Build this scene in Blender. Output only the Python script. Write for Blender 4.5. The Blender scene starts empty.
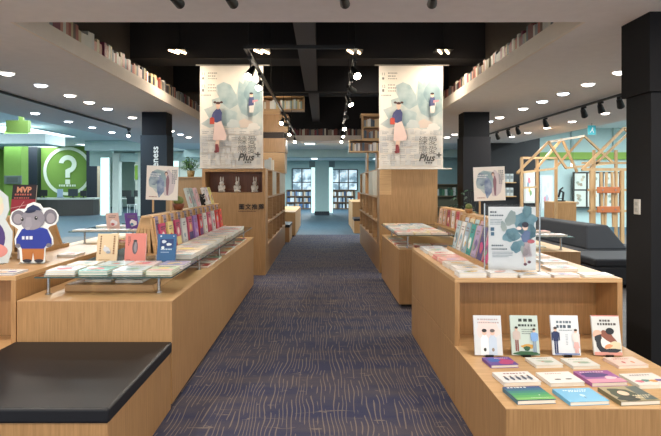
import bpy, math, random
from mathutils import Matrix, Vector
R = math.radians
rnd = random.Random(7)
sc = bpy.context.scene
C = sc.collection
# ------------------------------------------------------------------ camera
F = 560.0
cam = bpy.data.cameras.new('camera'); camo = bpy.data.objects.new('camera', cam); C.objects.link(camo)
cam.sensor_width = 36; cam.lens = F / 661 * 36
cam.shift_x = (330.5 - 322) / 661; cam.shift_y = -(218 - 184) / 661
camo.location = (0, 0, 1.5); camo.rotation_euler = (R(90), 0, 0)
cam.clip_end = 200; cam.clip_start = .05
sc.camera = camo
sc.view_settings.view_transform = 'Standard'; sc.view_settings.look = 'None'
sc.view_settings.gamma = 1; sc.view_settings.use_curve_mapping = False
sc.view_settings.exposure = 0.5

# ------------------------------------------------------------------ materials
MATS = {}
def lin(h):
    h = h.lstrip('#')
    o = []
    for i in (0, 2, 4):
        c = int(h[i:i+2], 16) / 255
        o.append(c / 12.92 if c <= .04045 else ((c + .055) / 1.055) ** 2.4)
    return o + [1]
def newmat(name):
    m = bpy.data.materials.new(name); m.use_nodes = True
    nt = m.node_tree; b = nt.nodes['Principled BSDF']
    return m, nt, b
def N(nt, t, **k):
    n = nt.nodes.new(t)
    for a, v in k.items():
        if hasattr(n, a) and not a[0].isupper(): setattr(n, a, v)
    return n
def mat(col, rough=.6, metal=0, emit=0, name=None, noise=.06, spec=.5):
    """plain painted / printed surface with a faint mottling"""
    key = (col, rough, metal, emit)
    if key in MATS: return MATS[key]
    m, nt, b = newmat(name or 'paint_' + col)
    c = lin(col)
    if emit:
        b.inputs['Base Color'].default_value = c
        b.inputs['Emission Color'].default_value = c; b.inputs['Emission Strength'].default_value = emit
    else:
        tc = N(nt, 'ShaderNodeTexCoord'); nz = N(nt, 'ShaderNodeTexNoise'); nz.inputs['Scale'].default_value = 9; nz.inputs['Detail'].default_value = 3
        nt.links.new(tc.outputs['Object'], nz.inputs['Vector'])
        mx = N(nt, 'ShaderNodeMix', data_type='RGBA')
        mx.inputs['A'].default_value = [x * (1 - noise) for x in c[:3]] + [1]
        mx.inputs['B'].default_value = [min(1, x * (1 + noise)) for x in c[:3]] + [1]
        nt.links.new(nz.outputs['Fac'], mx.inputs['Factor']); nt.links.new(mx.outputs['Result'], b.inputs['Base Color'])
    b.inputs['Roughness'].default_value = rough; b.inputs['Metallic'].default_value = metal
    b.inputs['Specular IOR Level'].default_value = spec
    MATS[key] = m
    return m
def wood(name, c1, c2, horiz=False, rough=.42, s=1.0):
    m, nt, b = newmat(name)
    tc = N(nt, 'ShaderNodeTexCoord'); mp = N(nt, 'ShaderNodeMapping')
    mp.inputs['Scale'].default_value = (3*s, 60*s, 60*s) if horiz else (60*s, 60*s, 2.5*s)
    nz = N(nt, 'ShaderNodeTexNoise'); nz.inputs['Scale'].default_value = 1.6; nz.inputs['Detail'].default_value = 4
    n2 = N(nt, 'ShaderNodeTexNoise'); n2.inputs['Scale'].default_value = 1.3; n2.inputs['Detail'].default_value = 2
    nt.links.new(tc.outputs['Object'], mp.inputs['Vector']); nt.links.new(mp.outputs['Vector'], nz.inputs['Vector'])
    nt.links.new(tc.outputs['Object'], n2.inputs['Vector'])
    ad = N(nt, 'ShaderNodeMath', operation='MULTIPLY_ADD'); ad.inputs[1].default_value = .35
    nt.links.new(n2.outputs['Fac'], ad.inputs[0]); nt.links.new(nz.outputs['Fac'], ad.inputs[2])
    rp = N(nt, 'ShaderNodeValToRGB'); rp.color_ramp.elements[0].position = .45; rp.color_ramp.elements[1].position = .85
    rp.color_ramp.elements[0].color = lin(c1); rp.color_ramp.elements[1].color = lin(c2)
    nt.links.new(ad.outputs[0], rp.inputs['Fac']); nt.links.new(rp.outputs['Color'], b.inputs['Base Color'])
    b.inputs['Roughness'].default_value = rough
    return m
OAK = wood('oak_veneer', '9f784c', 'b88e5f')
OAKL = wood('oak_top', 'bd9566', 'd3ac7c', horiz=True)
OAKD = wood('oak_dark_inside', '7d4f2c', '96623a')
PINE = wood('pine_frame', 'b08a5e', 'c9a679')
def glass(name, col, rough=.02, alpha=None):
    m, nt, b = newmat(name)
    # thin pane: mostly see-through with a glossy surface
    out = nt.nodes['Material Output']
    tr = N(nt, 'ShaderNodeBsdfTransparent'); tr.inputs['Color'].default_value = lin(col)
    gl = N(nt, 'ShaderNodeBsdfGlossy'); gl.inputs['Roughness'].default_value = rough
    fr = N(nt, 'ShaderNodeFresnel'); fr.inputs['IOR'].default_value = 1.45
    mx = N(nt, 'ShaderNodeMixShader')
    nt.links.new(fr.outputs[0], mx.inputs[0]); nt.links.new(tr.outputs[0], mx.inputs[1]); nt.links.new(gl.outputs[0], mx.inputs[2])
    nt.links.new(mx.outputs[0], out.inputs['Surface'])
    return m
GLASS = glass('shelf_glass', 'e2f0ec')
GEDGE = mat('3d5552', .15, name='glass_edge')
ACRYL = glass('acrylic', 'fcfefe')
def water(name, a, b_, sc_=4, pos=(.42, .6)):
    m, nt, b = newmat(name)
    tc = N(nt, 'ShaderNodeTexCoord'); nz = N(nt, 'ShaderNodeTexNoise'); nz.inputs['Scale'].default_value = sc_; nz.inputs['Detail'].default_value = 5
    rp = N(nt, 'ShaderNodeValToRGB'); rp.color_ramp.elements[0].position = pos[0]; rp.color_ramp.elements[1].position = pos[1]
    rp.color_ramp.elements[0].color = lin(a); rp.color_ramp.elements[1].color = lin(b_)
    nt.links.new(tc.outputs['Object'], nz.inputs['Vector']); nt.links.new(nz.outputs['Fac'], rp.inputs['Fac']); nt.links.new(rp.outputs['Color'], b.inputs['Base Color'])
    b.inputs['Roughness'].default_value = .6
    return m
WC1 = water('wash_pale', 'a9babb', 'd8d9d2', 3.5, (.35, .7)); WC2 = water('wash_blue', '8aa3aa', 'bccaca', 4, (.35, .68)); WC3 = water('wash_deep', '4f7f92', '7ea9b5', 12)
CREAM = water('banner_paper', 'e9e1d6', 'efe8df', 2)
FABRIC = mat('202228', .85, name='charcoal_upholstery')
LEATHER = mat('0f1117', .5, name='black_leatherette')
DARK = mat('1c1d20', .7, name='dark_plenum')
CEIL = mat('ece7e6', .9, name='soffit_paint')
BLACK = mat('0c0c0e', .4)
METAL = mat('b9bdc0', .25, 1.0, name='brushed_steel')
PAGE = mat('ece6da', .8, name='page_edges')

def carpet():
    m, nt, b = newmat('aisle_carpet')
    tc = N(nt, 'ShaderNodeTexCoord')
    def noise(scale, vecscale, detail=2, dist=0):
        mp = N(nt, 'ShaderNodeMapping'); mp.inputs['Scale'].default_value = vecscale
        nz = N(nt, 'ShaderNodeTexNoise'); nz.inputs['Scale'].default_value = scale; nz.inputs['Detail'].default_value = detail; nz.inputs['Distortion'].default_value = dist
        nt.links.new(tc.outputs['Object'], mp.inputs['Vector']); nt.links.new(mp.outputs['Vector'], nz.inputs['Vector'])
        return nz.outputs['Fac']
    def math_(op, a, bv, c=None):
        n = N(nt, 'ShaderNodeMath', operation=op)
        for i, v in enumerate((a, bv, c)):
            if v is None: continue
            if isinstance(v, (int, float)): n.inputs[i].default_value = v
            else: nt.links.new(v, n.inputs[i])
        return n.outputs[0]
    def contour(fac, freq, width):
        f = math_('FRACT', math_('MULTIPLY', fac, freq), 0)
        d = math_('ABSOLUTE', math_('SUBTRACT', f, .5), 0)
        return math_('LESS_THAN', d, width)
    sx_ = N(nt, 'ShaderNodeSeparateXYZ'); nt.links.new(tc.outputs['Object'], sx_.inputs[0])
    warp = math_('MULTIPLY', noise(1, (3.5, .8, 1), 1), 5.0)
    zig = math_('MULTIPLY', noise(1, (9, 3, 1), 0), 1.5)
    l1 = contour(math_('ADD', math_('ADD', math_('MULTIPLY', sx_.outputs['X'], 36), warp), zig), 1, .11)          # long loops down the aisle
    l2 = contour(noise(1, (2.4, 14, 1), 1), 5, .05)              # short cross strokes
    msk = math_('GREATER_THAN', noise(1, (3, 9, 1), 1), .60)
    l2 = math_('MULTIPLY', l2, msk)
    gap = math_('GREATER_THAN', noise(1, (24, 3.2, 1), 1), .44)
    line = math_('MAXIMUM', math_('MULTIPLY', l1, gap), l2)
    band = noise(1, (.7, 4.5, 1), 3)
    rp = N(nt, 'ShaderNodeValToRGB'); e = rp.color_ramp.elements
    e[0].position = .40; e[0].color = lin('2c3152'); e[1].position = .62; e[1].color = lin('484351')
    nt.links.new(band, rp.inputs['Fac'])
    fine = noise(160, (1, 1, 1), 2)
    mx = N(nt, 'ShaderNodeMix', data_type='RGBA'); mx.inputs['B'].default_value = lin('958678')
    nt.links.new(rp.outputs['Color'], mx.inputs['A']); nt.links.new(math_('MULTIPLY', line, .55), mx.inputs['Factor'])
    m2 = N(nt, 'ShaderNodeMix', data_type='RGBA', blend_type='MULTIPLY'); m2.inputs['Factor'].default_value = .6
    nt.links.new(mx.outputs['Result'], m2.inputs['A'])
    r2 = N(nt, 'ShaderNodeValToRGB'); r2.color_ramp.elements[0].position = .3; r2.color_ramp.elements[1].position = .7; r2.color_ramp.elements[0].color = (.55, .55, .55, 1)
    nt.links.new(fine, r2.inputs['Fac']); nt.links.new(r2.outputs['Color'], m2.inputs['B'])
    nt.links.new(m2.outputs['Result'], b.inputs['Base Color'])
    b.inputs['Roughness'].default_value = .95
    bp_ = N(nt, 'ShaderNodeBump'); bp_.inputs['Strength'].default_value = .3; bp_.inputs['Distance'].default_value = .01
    nt.links.new(fine, bp_.inputs['Height']); nt.links.new(bp_.outputs['Normal'], b.inputs['Normal'])
    return m
CARPET = carpet()
COOLC = water('carpet_cool_lit', '2c4656', '385362', 14)  # bluish cast of cool light painted into the carpet colour
TAUPE = water('taupe_carpet', '3b3634', '4b4441', 10)

# ------------------------------------------------------------------ mesh builder
class MB:
    def __init__(s, o=(0, 0, 0)):
        s.o = Vector(o); s.v = []; s.f = []; s.mi = []; s.ms = []; s.M = Matrix.Identity(4); s.lay = 0; s.sm = []
    def slot(s, m):
        if m not in s.ms: s.ms.append(m)
        return s.ms.index(m)
    def add(s, vs, fs, m, smooth=False):
        b = len(s.v); k = s.slot(m)
        for p in vs: s.v.append(s.M @ Vector(p) - s.o)
        for f in fs: s.f.append([b + i for i in f]); s.mi.append(k); s.sm.append(smooth)
        return s
    def box(s, x0, x1, y0, y1, z0, z1, m):
        if x0 > x1: x0, x1 = x1, x0
        if y0 > y1: y0, y1 = y1, y0
        if z0 > z1: z0, z1 = z1, z0
        vs = [(x, y, z) for z in (z0, z1) for y in (y0, y1) for x in (x0, x1)]
        return s.add(vs, [(0, 2, 3, 1), (4, 5, 7, 6), (0, 1, 5, 4), (2, 6, 7, 3), (0, 4, 6, 2), (1, 3, 7, 5)], m)
    def prism(s, poly, axis, a0, a1, m):
        def p3(p, a): return {'x': (a, p[0], p[1]), 'y': (p[0], a, p[1]), 'z': (p[0], p[1], a)}[axis]
        n = len(poly)
        vs = [p3(p, a0) for p in poly] + [p3(p, a1) for p in poly]
        fs = [list(range(n))[::-1], list(range(n, 2*n))] + [(i, (i+1) % n, n+(i+1) % n, n+i) for i in range(n)]
        return s.add(vs, fs, m)
    def bar(s, p0, p1, w, m, d=None):
        """square timber from p0 to p1"""
        p0, p1 = Vector(p0), Vector(p1); ax = (p1 - p0).normalized(); d = d or w
        up = Vector((0, 1, 0)) if abs(ax.y) < .9 else Vector((0, 0, 1))
        a = ax.cross(up).normalized(); b = ax.cross(a).normalized()
        vs = [p + a*i*w/2 + b*j*d/2 for p in (p0, p1) for i, j in ((-1, -1), (1, -1), (1, 1), (-1, 1))]
        return s.add(vs, [(0, 1, 2, 3), (7, 6, 5, 4)] + [(i, i+4, (i+1) % 4+4, (i+1) % 4) for i in range(4)], m)
    def cyl(s, p0, p1, r, m, n=12, r2=None):
        p0, p1 = Vector(p0), Vector(p1); r2 = r if r2 is None else r2
        ax = (p1 - p0).normalized(); up = Vector((0, 0, 1)) if abs(ax.z) < .9 else Vector((1, 0, 0))
        a = ax.cross(up).normalized(); b = ax.cross(a)
        vs = [p + (a*math.cos(t) + b*math.sin(t))*q for p, q in ((p0, r), (p1, r2)) for t in [2*math.pi*i/n for i in range(n)]]
        s.add(vs, [(i, i+n, (i+1) % n+n, (i+1) % n) for i in range(n)], m, True)
        s.add(vs, [list(range(n)), list(range(n, 2*n))[::-1]], m)
        return s
    def lathe(s, c, prof, m, n=20):
        vs = []; k = len(prof)
        for r, z in prof:
            for i in range(n):
                t = 2*math.pi*i/n; vs.append((c[0]+r*math.cos(t), c[1]+r*math.sin(t), c[2]+z))
        fs = [(j*n+i, j*n+(i+1) % n, (j+1)*n+(i+1) % n, (j+1)*n+i) for j in range(k-1) for i in range(n)]
        return s.add(vs, fs + [list(range(n))[::-1], list(range((k-1)*n, k*n))], m, True)
    def ell(s, c, r, m, nu=16, nv=10, rot=None):
        vs = []; q = rot or Matrix.Identity(3)
        for j in range(nv+1):
            ph = math.pi*j/nv
            for i in range(nu):
                t = 2*math.pi*i/nu
                p = q @ Vector((r[0]*math.sin(ph)*math.cos(t), r[1]*math.sin(ph)*math.sin(t), r[2]*math.cos(ph)))
                vs.append(Vector(c) + p)
        return s.add(vs, [(j*nu+i, (j+1)*nu+i, (j+1)*nu+(i+1) % nu, j*nu+(i+1) % nu) for j in range(nv) for i in range(nu)], m, True)
    # flat printing in the local x-z plane, facing -y; every shape lies a hair above the last
    STEP = .0004
    def fp(s, pts, m):
        s.lay += 1
        y = -s.STEP * s.lay
        s.add([(p[0], y, p[1]) for p in pts], [list(range(len(pts)))], m)
    def fr(s, u0, u1, v0, v1, m): s.fp([(u0, v0), (u1, v0), (u1, v1), (u0, v1)], m)
    def fe(s, u, v, a, b, m, rot=0, n=20):
        s.fp([(u + a*math.cos(t)*math.cos(rot) - b*math.sin(t)*math.sin(rot), v + a*math.cos(t)*math.sin(rot) + b*math.sin(t)*math.cos(rot))
              for t in [2*math.pi*i/n for i in range(n)]], m)
    def fblob(s, u, v, a, b, m, seed=0, n=26, amp=.18, rot=0):
        r_ = random.Random(seed); ph = [r_.uniform(0, 6.28) for _ in range(4)]
        pts = []
        for i in range(n):
            t = 2*math.pi*i/n
            k = 1 + amp*(math.sin(3*t+ph[0])*.5 + math.sin(5*t+ph[1])*.35 + math.sin(8*t+ph[2])*.25)
            x, y = a*k*math.cos(t), b*k*math.sin(t)
            pts.append((u + x*math.cos(rot) - y*math.sin(rot), v + x*math.sin(rot) + y*math.cos(rot)))
        s.fp(pts, m)
    def ftext(s, txt, u, v, size, m, shear=0, bold=0, rot=0, align='LEFT', ysc=1):
        cu = bpy.data.curves.new('t', 'FONT'); cu.body = txt; cu.size = size; cu.shear = shear; cu.offset = bold; cu.align_x = align
        cu.resolution_u = 3
        o = bpy.data.objects.new('t', cu); C.objects.link(o)
        dg = bpy.context.evaluated_depsgraph_get(); me = bpy.data.meshes.new_from_object(o.evaluated_get(dg))
        s.lay += 1; y = -s.STEP*s.lay; c, sn = math.cos(rot), math.sin(rot)
        s.add([(u + p.co.x*c - p.co.y*ysc*sn, y, v + p.co.x*sn + p.co.y*ysc*c) for p in me.vertices], [list(f.vertices) for f in me.polygons], m)
        bpy.data.objects.remove(o); bpy.data.curves.remove(cu); bpy.data.meshes.remove(me)
    def flines(s, u0, u1, v, n, dv, hh, m, seed=1):
        """illegible small print: rows of broken dashes (one layer)"""
        r_ = random.Random(seed); s.lay += 1; y = -s.STEP*s.lay
        for i in range(n):
            u = u0; vv = v - i*dv; end = u1 - (r_.random()*.35*(u1-u0) if i == n-1 else 0)
            while u < end:
                w = hh*r_.uniform(.7, 1.3)
                s.add([(u, y, vv), (u+w, y, vv), (u+w, y, vv+hh), (u, y, vv+hh)], [(0, 1, 2, 3)], m); u += w + hh*r_.uniform(.25, .6)
    def build(s, name, parent=None, bevel=0, loc=None, rot=None, seg=2):
        me = bpy.data.meshes.new(name)
        me.from_pydata([tuple(v) for v in s.v], [], s.f)
        for m in s.ms: me.materials.append(m)
        for p, i, q in zip(me.polygons, s.mi, s.sm): p.material_index = i; p.use_smooth = q
        me.update()
        o = bpy.data.objects.new(name, me); C.objects.link(o)
        if parent is not None: o.parent = parent
        else: o.location = s.o
        if loc is not None: o.location = loc
        if rot is not None: o.rotation_euler = rot
        if bevel:
            b = o.modifiers.new('bevel', 'BEVEL'); b.width = bevel; b.segments = seg; b.limit_method = 'ANGLE'
        return o
LABELS = {}
def tag(o, label, cat, group=None):
    if not 4 <= len(label.split()) <= 16: print('BADLEN', len(label.split()), label)
    if label in LABELS: print('DUPLICATE LABEL', label)
    LABELS[label] = 1
    o['label'] = label; o['category'] = cat
    if group: o['group'] = group
    return o
def thing(name, loc, label, cat, group=None, rz=0, rot=None):
    o = bpy.data.objects.new(name, None); C.objects.link(o); o.location = loc
    o.rotation_euler = rot or (0, 0, rz); o.empty_display_size = .1
    return tag(o, label, cat, group)
def part(mb, name, root, bevel=0, label=None):
    """mb was made with origin == root.location (unrotated) or local coordinates (0)"""
    o = mb.build(name, root, bevel)
    if label: o['label'] = label
    return o
def struct(mb, name, bevel=0, parent=None):
    o = mb.build(name, parent, bevel)
    if parent is None: o['kind'] = 'structure'
    return o
def sbox(name, x0, x1, y0, y1, z0, z1, m, bevel=0):
    mb = MB(((x0+x1)/2, (y0+y1)/2, z0)); mb.box(x0, x1, y0, y1, z0, z1, m)
    return struct(mb, name, bevel)

# ------------------------------------------------------------------ the room
sbox('floor', -3.6, 2.15, -2, 16.6, -.1, 0, CARPET)
sbox('floor', 2.15, 13, -2, 16.6, -.1, 0, TAUPE)
sbox('floor', -18, -3.6, -2, 16.6, -.1, 0, COOLC)
sbox('floor', -18, 13, 16.6, 37, -.1, 0, COOLC)
WH = mat('c9c2be', .9)
sbox('ceiling', -5.8, 6.15, -2.0, 4.5, 2.8, 2.95, CEIL)
sbox('ceiling', -5.8, -2.51, 4.5, 17.8, 2.8, 2.95, CEIL)
sbox('ceiling', 2.12, 6.15, 4.5, 17.8, 2.8, 2.95, CEIL)
sbox('ceiling', -2.51, 2.12, 16.8, 17.8, 2.8, 2.95, CEIL)
TRIM = mat('ece0d4', .7)
sbox('trim_1', -2.51, -2.48, 4.5, 16.8, 2.8, 2.955, TRIM); sbox('trim_2', 2.09, 2.12, 4.5, 16.8, 2.8, 2.955, TRIM)
sbox('trim_3', -2.48, 2.09, 16.77, 16.8, 2.8, 2.955, TRIM)
# dark plenum above the opening
UPW = mat('4d443d', .8); VOID = mat('2b2a2c', .9)
sbox('wall_void_left', -3.05, -3.0, 4.5, 17.4, 2.95, 4.7, UPW)
sbox('wall_void_right', 2.55, 2.6, 4.5, 17.4, 2.95, 4.7, UPW)
sbox('wall_void_back', -3.0, 2.55, 17.3, 17.4, 2.95, 4.7, VOID)
sbox('wall_void_front', -3.0, 2.55, 4.4, 4.5, 2.95, 4.7, VOID)
sbox('ceiling', -3.05, 2.6, 4.4, 17.4, 4.7, 4.8, VOID)
BEAM = mat('4c4c50', .8)
sbox('ceiling_beam', -3.0, 2.55, 8.75, 9.3, 3.46, 4.7, VOID)
sbox('ceiling_beam', -3.0, 2.55, 13.7, 14.1, 3.7, 4.7, VOID)
sbox('ceiling_beam', -.34, -.09, 4.5, 11.3, 3.38, 3.9, BEAM)
sbox('ceiling_beam', -.29, -.07, 11.5, 17.3, 3.42, 3.8, BEAM)
sbox('ceiling_beam', -3.0, 2.55, 11.3, 11.5, 3.36, 4.7, VOID)
# higher ceilings and far walls
TEALC = mat('eef3f4', .85); TEALW = mat('b9d0ce', .8)
sbox('ceiling', -18, -5.8, 0, 37, 3.45, 3.55, TEALC)
sbox('ceiling', 6.15, 13, 0, 37, 3.45, 3.55, TEALC)
sbox('ceiling', -5.8, 6.15, 17.8, 37, 2.95, 3.05, TEALC)
sbox('ceiling_beam', -5.8, 6.15, 23.5, 24.2, 2.62, 2.95, TEALW)
sbox('trim_4', -5.82, -5.8, 0, 17.8, 2.8, 3.45, CEIL); sbox('trim_5', 6.15, 6.17, 0, 17.8, 2.8, 3.45, CEIL)
GREEN = mat('6f9440', .8); NAVY = mat('15202c', .5)
sbox('wall_left', -18.1, -18, -2, 37, 0, 3.5, GREEN)
sbox('wall_right', 13, 13.1, -2, 37, 0, 3.5, TEALW)
sbox('wall_far', -18, 13, 37, 37.1, 0, 3.5, TEALW)
# far left: green wall behind the reference desk
sbox('wall_green', -16.5, -11.9, 29, 29.15, 0, 3.45, GREEN)
sbox('column', -15.15, -14.55, 28.6, 29, 0, 3.45, NAVY)
sbox('column', -11.95, -11.4, 28.4, 28.9, 0, 3.45, NAVY)
sbox('column', -11.4, -11.05, 28.4, 28.9, 0, 3.0, mat('b9a992', .7))
sbox('column', -11.35, -10.75, 20, 20.5, 0, 3.45, GREEN)
sbox('wall_back_left', -11.0, -9.9, 26.5, 26.6, 2.35, 3.45, TEALW)
sbox('wall_back_left', -9.8, -3.0, 26.5, 26.6, 2.55, 2.95, TEALW)
sbox('wall_back_room', -11, -7, 33, 33.1, 0, 3.4, mat('c5cdc4', .8))
sbox('column', -9.85, -9.55, 26.3, 26.7, 0, 2.95, mat('ccd6d0', .7))
sbox('column', -8.65, -8.35, 26.3, 26.7, 0, 2.95, mat('ccd6d0', .7))
# luminous strips
STRIP = mat('d2f2ee', .5, emit=.8, name='light_strip')
def strip_light(x0, x1, y, z0, z1, label, grp='tall luminous wall strips'):
    t = thing('light_strip', ((x0+x1)/2, y, z0), label, 'light', grp); o = t.location
    mb = MB(o); mb.box(x0-.04, x1+.04, y, y+.08, z0, z1, mat('aab8b6', .5)); part(mb, 'housing', t)
    mb = MB(o); mb.box(x0, x1, y-.03, y-.001, z0+.02, z1-.02, STRIP); part(mb, 'diffuser', t)
strip_light(-10.35, -9.95, 26.2, .02, 2.75, 'tall bright strip of light at left, between the navy column and the open back room', None)
strip_light(-6.95, -6.7, 26.2, .02, 2.6, 'bright wall strip right behind the potted plant on the tan cabinet', None)
# black wall on the right with small shelves
sbox('wall_black', 4.85, 6.9, 17.9, 18.0, 0, 3.2, mat('17191d', .7))
PALE = mat('b9cfcd', .8)
sbox('wall_back_right', 6.9, 13, 19.5, 19.6, 0, 3.45, PALE)
sbox('wall_side_right', 6.9, 7.0, 18.0, 19.5, 0, 3.2, mat('17191d', .7))
sbox('trim_6', 6.9, 13, 19.4, 19.5, 2.35, 2.6, mat('84a544', .6))
for k in range(4):
    sbox('trim_%d' % (7+k), 7.2 + 1.45*k, 7.24 + 1.45*k, 19.46, 19.5, 2.6, 3.45, mat('8da3a2', .6))
# far wall windows
def daylight(name):
    m = water(name, '6f8896', 'd8e8f0', 2.2); nt = m.node_tree; b = nt.nodes['Principled BSDF']
    src = b.inputs['Base Color'].links[0].from_socket; nt.links.new(src, b.inputs['Emission Color']); b.inputs['Emission Strength'].default_value = .55
    return m
def window(n, x0, x1, y, z0, z1, cols):
    t = bpy.data.objects.new('window_%d' % n, None); C.objects.link(t); t.location = ((x0+x1)/2, y, z0); t['kind'] = 'structure'
    o = t.location; fm = mat('26343c', .5)
    mb = MB(o)
    w = (x1-x0)/cols
    for i in range(cols+1): mb.box(x0+w*i-.035, x0+w*i+.035, y-.08, y, z0, z1, fm)
    for z in (z0, z0+(z1-z0)*.38, z1): mb.box(x0, x1, y-.075, y-.005, z-.03, z+.03, fm)
    part(mb, 'window_frame', t)
    mb = MB(o); mb.box(x0, x1, y-.03, y-.02, z0, z1, daylight('window_view_%d' % n)); part(mb, 'pane', t)
window(1, -1.85, -.65, 34.9, 1.1, 2.45, 2)
window(2, .5, 2.2, 34.9, 1.1, 2.4, 3)
sbox('wall_window', -9, 9, 34.9, 35.0, 0, 2.95, mat('a9c2c0', .8))

# ------------------------------------------------------------------ dark pillars
def pillar(n, x0, x1, y0, y1, zs, up, lo, g=.02):
    t = bpy.data.objects.new('column', None); C.objects.link(t); t.location = ((x0+x1)/2, (y0+y1)/2, 0); t['kind'] = 'structure'
    mb = MB(t.location); mb.box(x0, x1, y0, y1, zs, 2.8, up); part(mb, 'shaft', t)
    mb = MB(t.location); mb.box(x0-g, x1+g, y0-g, y1+g, 0, zs, lo); part(mb, 'cladding', t, .004)
    return t
pl = pillar(1, -3.25, -2.81, 10.1, 10.5, 2.38, mat('0e131c', .7, spec=.2), mat('27323d', .7, spec=.2))
mb = MB((-3.03, 10.3, 0)); mb.M = Matrix.Translation((-2.95, 10.077, 0)); mb.ftext('eness', 0, 1.80, .17, mat('c6d3da', .5), bold=.003, rot=R(90)); part(mb, 'lettering', pl)
pillar(2, 2.56, 3.02, 10.1, 10.5, 2.35, mat('1b1c1f', .8, spec=.2), mat('2b2b2e', .8, spec=.2))
pr = pillar(3, 2.47, 3.1, 4.22, 4.62, 2.2, mat('19191c', .8, spec=.2), mat('212225', .8, spec=.2), -.025)
sw = MB((2.49, 4.5, 1.24)); sw.box(2.482, 2.494, 4.38, 4.46, 1.26, 1.38, mat('d4d2cc', .5))
sw = sw.build('light_switch', None, .003); tag(sw, 'white wall switch on the near black pillar at right', 'switch')
for z_ in (1.28, 1.33): mb = MB((2.49, 4.5, 1.24)); mb.box(2.478, 2.4835, 4.40, 4.44, z_, z_+.03, mat('b9b9b4', .5)); mb.build('rocker', sw)

# ------------------------------------------------------------------ counters
def counter(x0, x1, y0, y1, z, label, rz=0, group=None, top=OAKL):
    t = thing('display_counter', ((x0+x1)/2, (y0+y1)/2, 0), label, 'counter', group); o = t.location
    mb = MB(o); mb.box(x0+.001, x1-.001, y0+.001, y1-.001, .03, z-.004, OAK); part(mb, 'body', t, .004)
    mb = MB(o); mb.box(x0+.03, x1-.03, y0+.03, y1-.03, 0, .03, BLACK); part(mb, 'plinth', t)
    mb = MB(o); mb.box(x0, x1, y0, y1, z-.004, z, top); part(mb, 'worktop', t)
    return t
def glass_shelf(x0, x1, y0, y1, zc, z, rods, label):
    t = thing('glass_shelf', ((x0+x1)/2, (y0+y1)/2, zc+.001), label, 'glass shelf'); o = t.location
    mb = MB(o)
    mb.add([(x0, y0, z), (x1, y0, z), (x1, y1, z), (x0, y1, z)], [(0, 1, 2, 3)], GLASS)
    e = .010
    mb.box(x0-.002, x1+.002, y0-.002, y0, z-e, z, GEDGE); mb.box(x1, x1+.002, y0, y1, z-e, z, GEDGE); mb.box(x0-.002, x0, y0, y1, z-e, z, GEDGE); mb.box(x0, x1, y1, y1+.002, z-e, z, GEDGE)
    part(mb, 'glass_pane', t)
    for (x, y) in rods:
        mb = MB(o); mb.cyl((x, y, zc+.001), (x, y, zc+.008), .022, METAL); mb.cyl((x, y, zc+.008), (x, y, z-.002), .012, METAL); part(mb, 'post', t)
    return t
counter(-2.04, -1.0, 3.74, 8.2, .72, 'long oak counter left of the aisle, carrying the big glass shelf of books')
glass_shelf(-1.95, -1.02, 3.80, 8.12, .72, .87, [(-1.17, 4.02), (-1.93, 3.95), (-1.12, 5.1), (-1.12, 6.1), (-1.12, 7.1), (-1.12, 8.0), (-1.9, 6.1), (-1.9, 8.0)], 'long glass shelf on steel posts above the left oak counter')
mb = MB((-1.52, 4.6, .72)); mb.box(-1.86, -1.22, 4.05, 5.0, .721, .772, OAKL); tag(mb.build('riser_board', None, .003), 'pale wooden riser board lying under the front of the left glass shelf', 'board')

def cubby_counter(name, x0, x1, y0, y1, z, yd, zd, label):
    """stepped counter: low deck in front, taller part behind with an open niche"""
    t = thing('stepped_counter', ((x0+x1)/2, (yd+y1)/2, 0), label, 'counter'); o = t.location
    mb = MB(o); mb.box(x0+.001, x1-.001, yd+.001, y0, .0, zd-.004, OAK); part(mb, 'deck_base', t, .003)
    mb = MB(o); mb.box(x0, x1, yd, y0+.30, zd-.004, zd, OAKL); part(mb, 'deck', t)
    mb = MB(o)
    mb.box(x0, x0+.035, y0, y1, zd, z-.03, OAK); mb.box(x1-.035, x1, y0, y1, zd, z-.03, OAK)
    mb.box(x0+.035, x1-.035, y0+.30, y1, zd+.0, z-.03, OAK); mb.box(x0, x1, y0, y1, 0, zd-.005, OAK)
    part(mb, 'niche_body', t, .002)
    mb = MB(o); mb.box(x0, x1, y0, y1, z-.03, z, OAKL); part(mb, 'worktop', t, .003)
    return t
cubby_counter('r', .9, 2.04, 3.8, 5.62, .86, 2.74, .40, 'stepped oak counter right of the aisle with an open niche and low front deck')
cubby_counter('l', -3.3, -2.06, 3.77, 5.7, .88, 2.74, .40, 'stepped oak counter at the far left edge with an open niche')
counter(.94, 1.98, 6.83, 8.84, .70, 'oak counter right of the aisle, second from the front, under a glass shelf')
glass_shelf(.93, 1.94, 6.88, 8.8, .70, .87, [(1.07, 7.0), (1.07, 8.6), (1.85, 7.0), (1.85, 8.6)], 'glass shelf packed with paperbacks on the second oak counter right of the aisle')
counter(2.1, 3.05, 6.6, 8.6, .70, 'oak counter beside the dark ottoman, its right end facing the sofa')
glass_shelf(2.12, 3.0, 6.65, 8.5, .70, .87, [(2.9, 6.8), (2.9, 8.3), (2.25, 6.8), (2.25, 8.3)], 'small glass shelf on the oak counter in front of the dark sofa')
counter(-3.4, -2.35, 7.35, 9.1, .70, 'oak counter behind the elephant cutout, left of the book rack')
glass_shelf(-3.35, -2.4, 7.4, 9.0, .70, .87, [(-3.2, 7.55), (-2.55, 7.55), (-3.2, 8.8), (-2.55, 8.8)], 'glass shelf with tilted books on the counter behind the elephant cutout')
counter(-1.62, -.76, 16.0, 20, .70, 'low wooden counter beyond the left bookcase at the end of the aisle')

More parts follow.
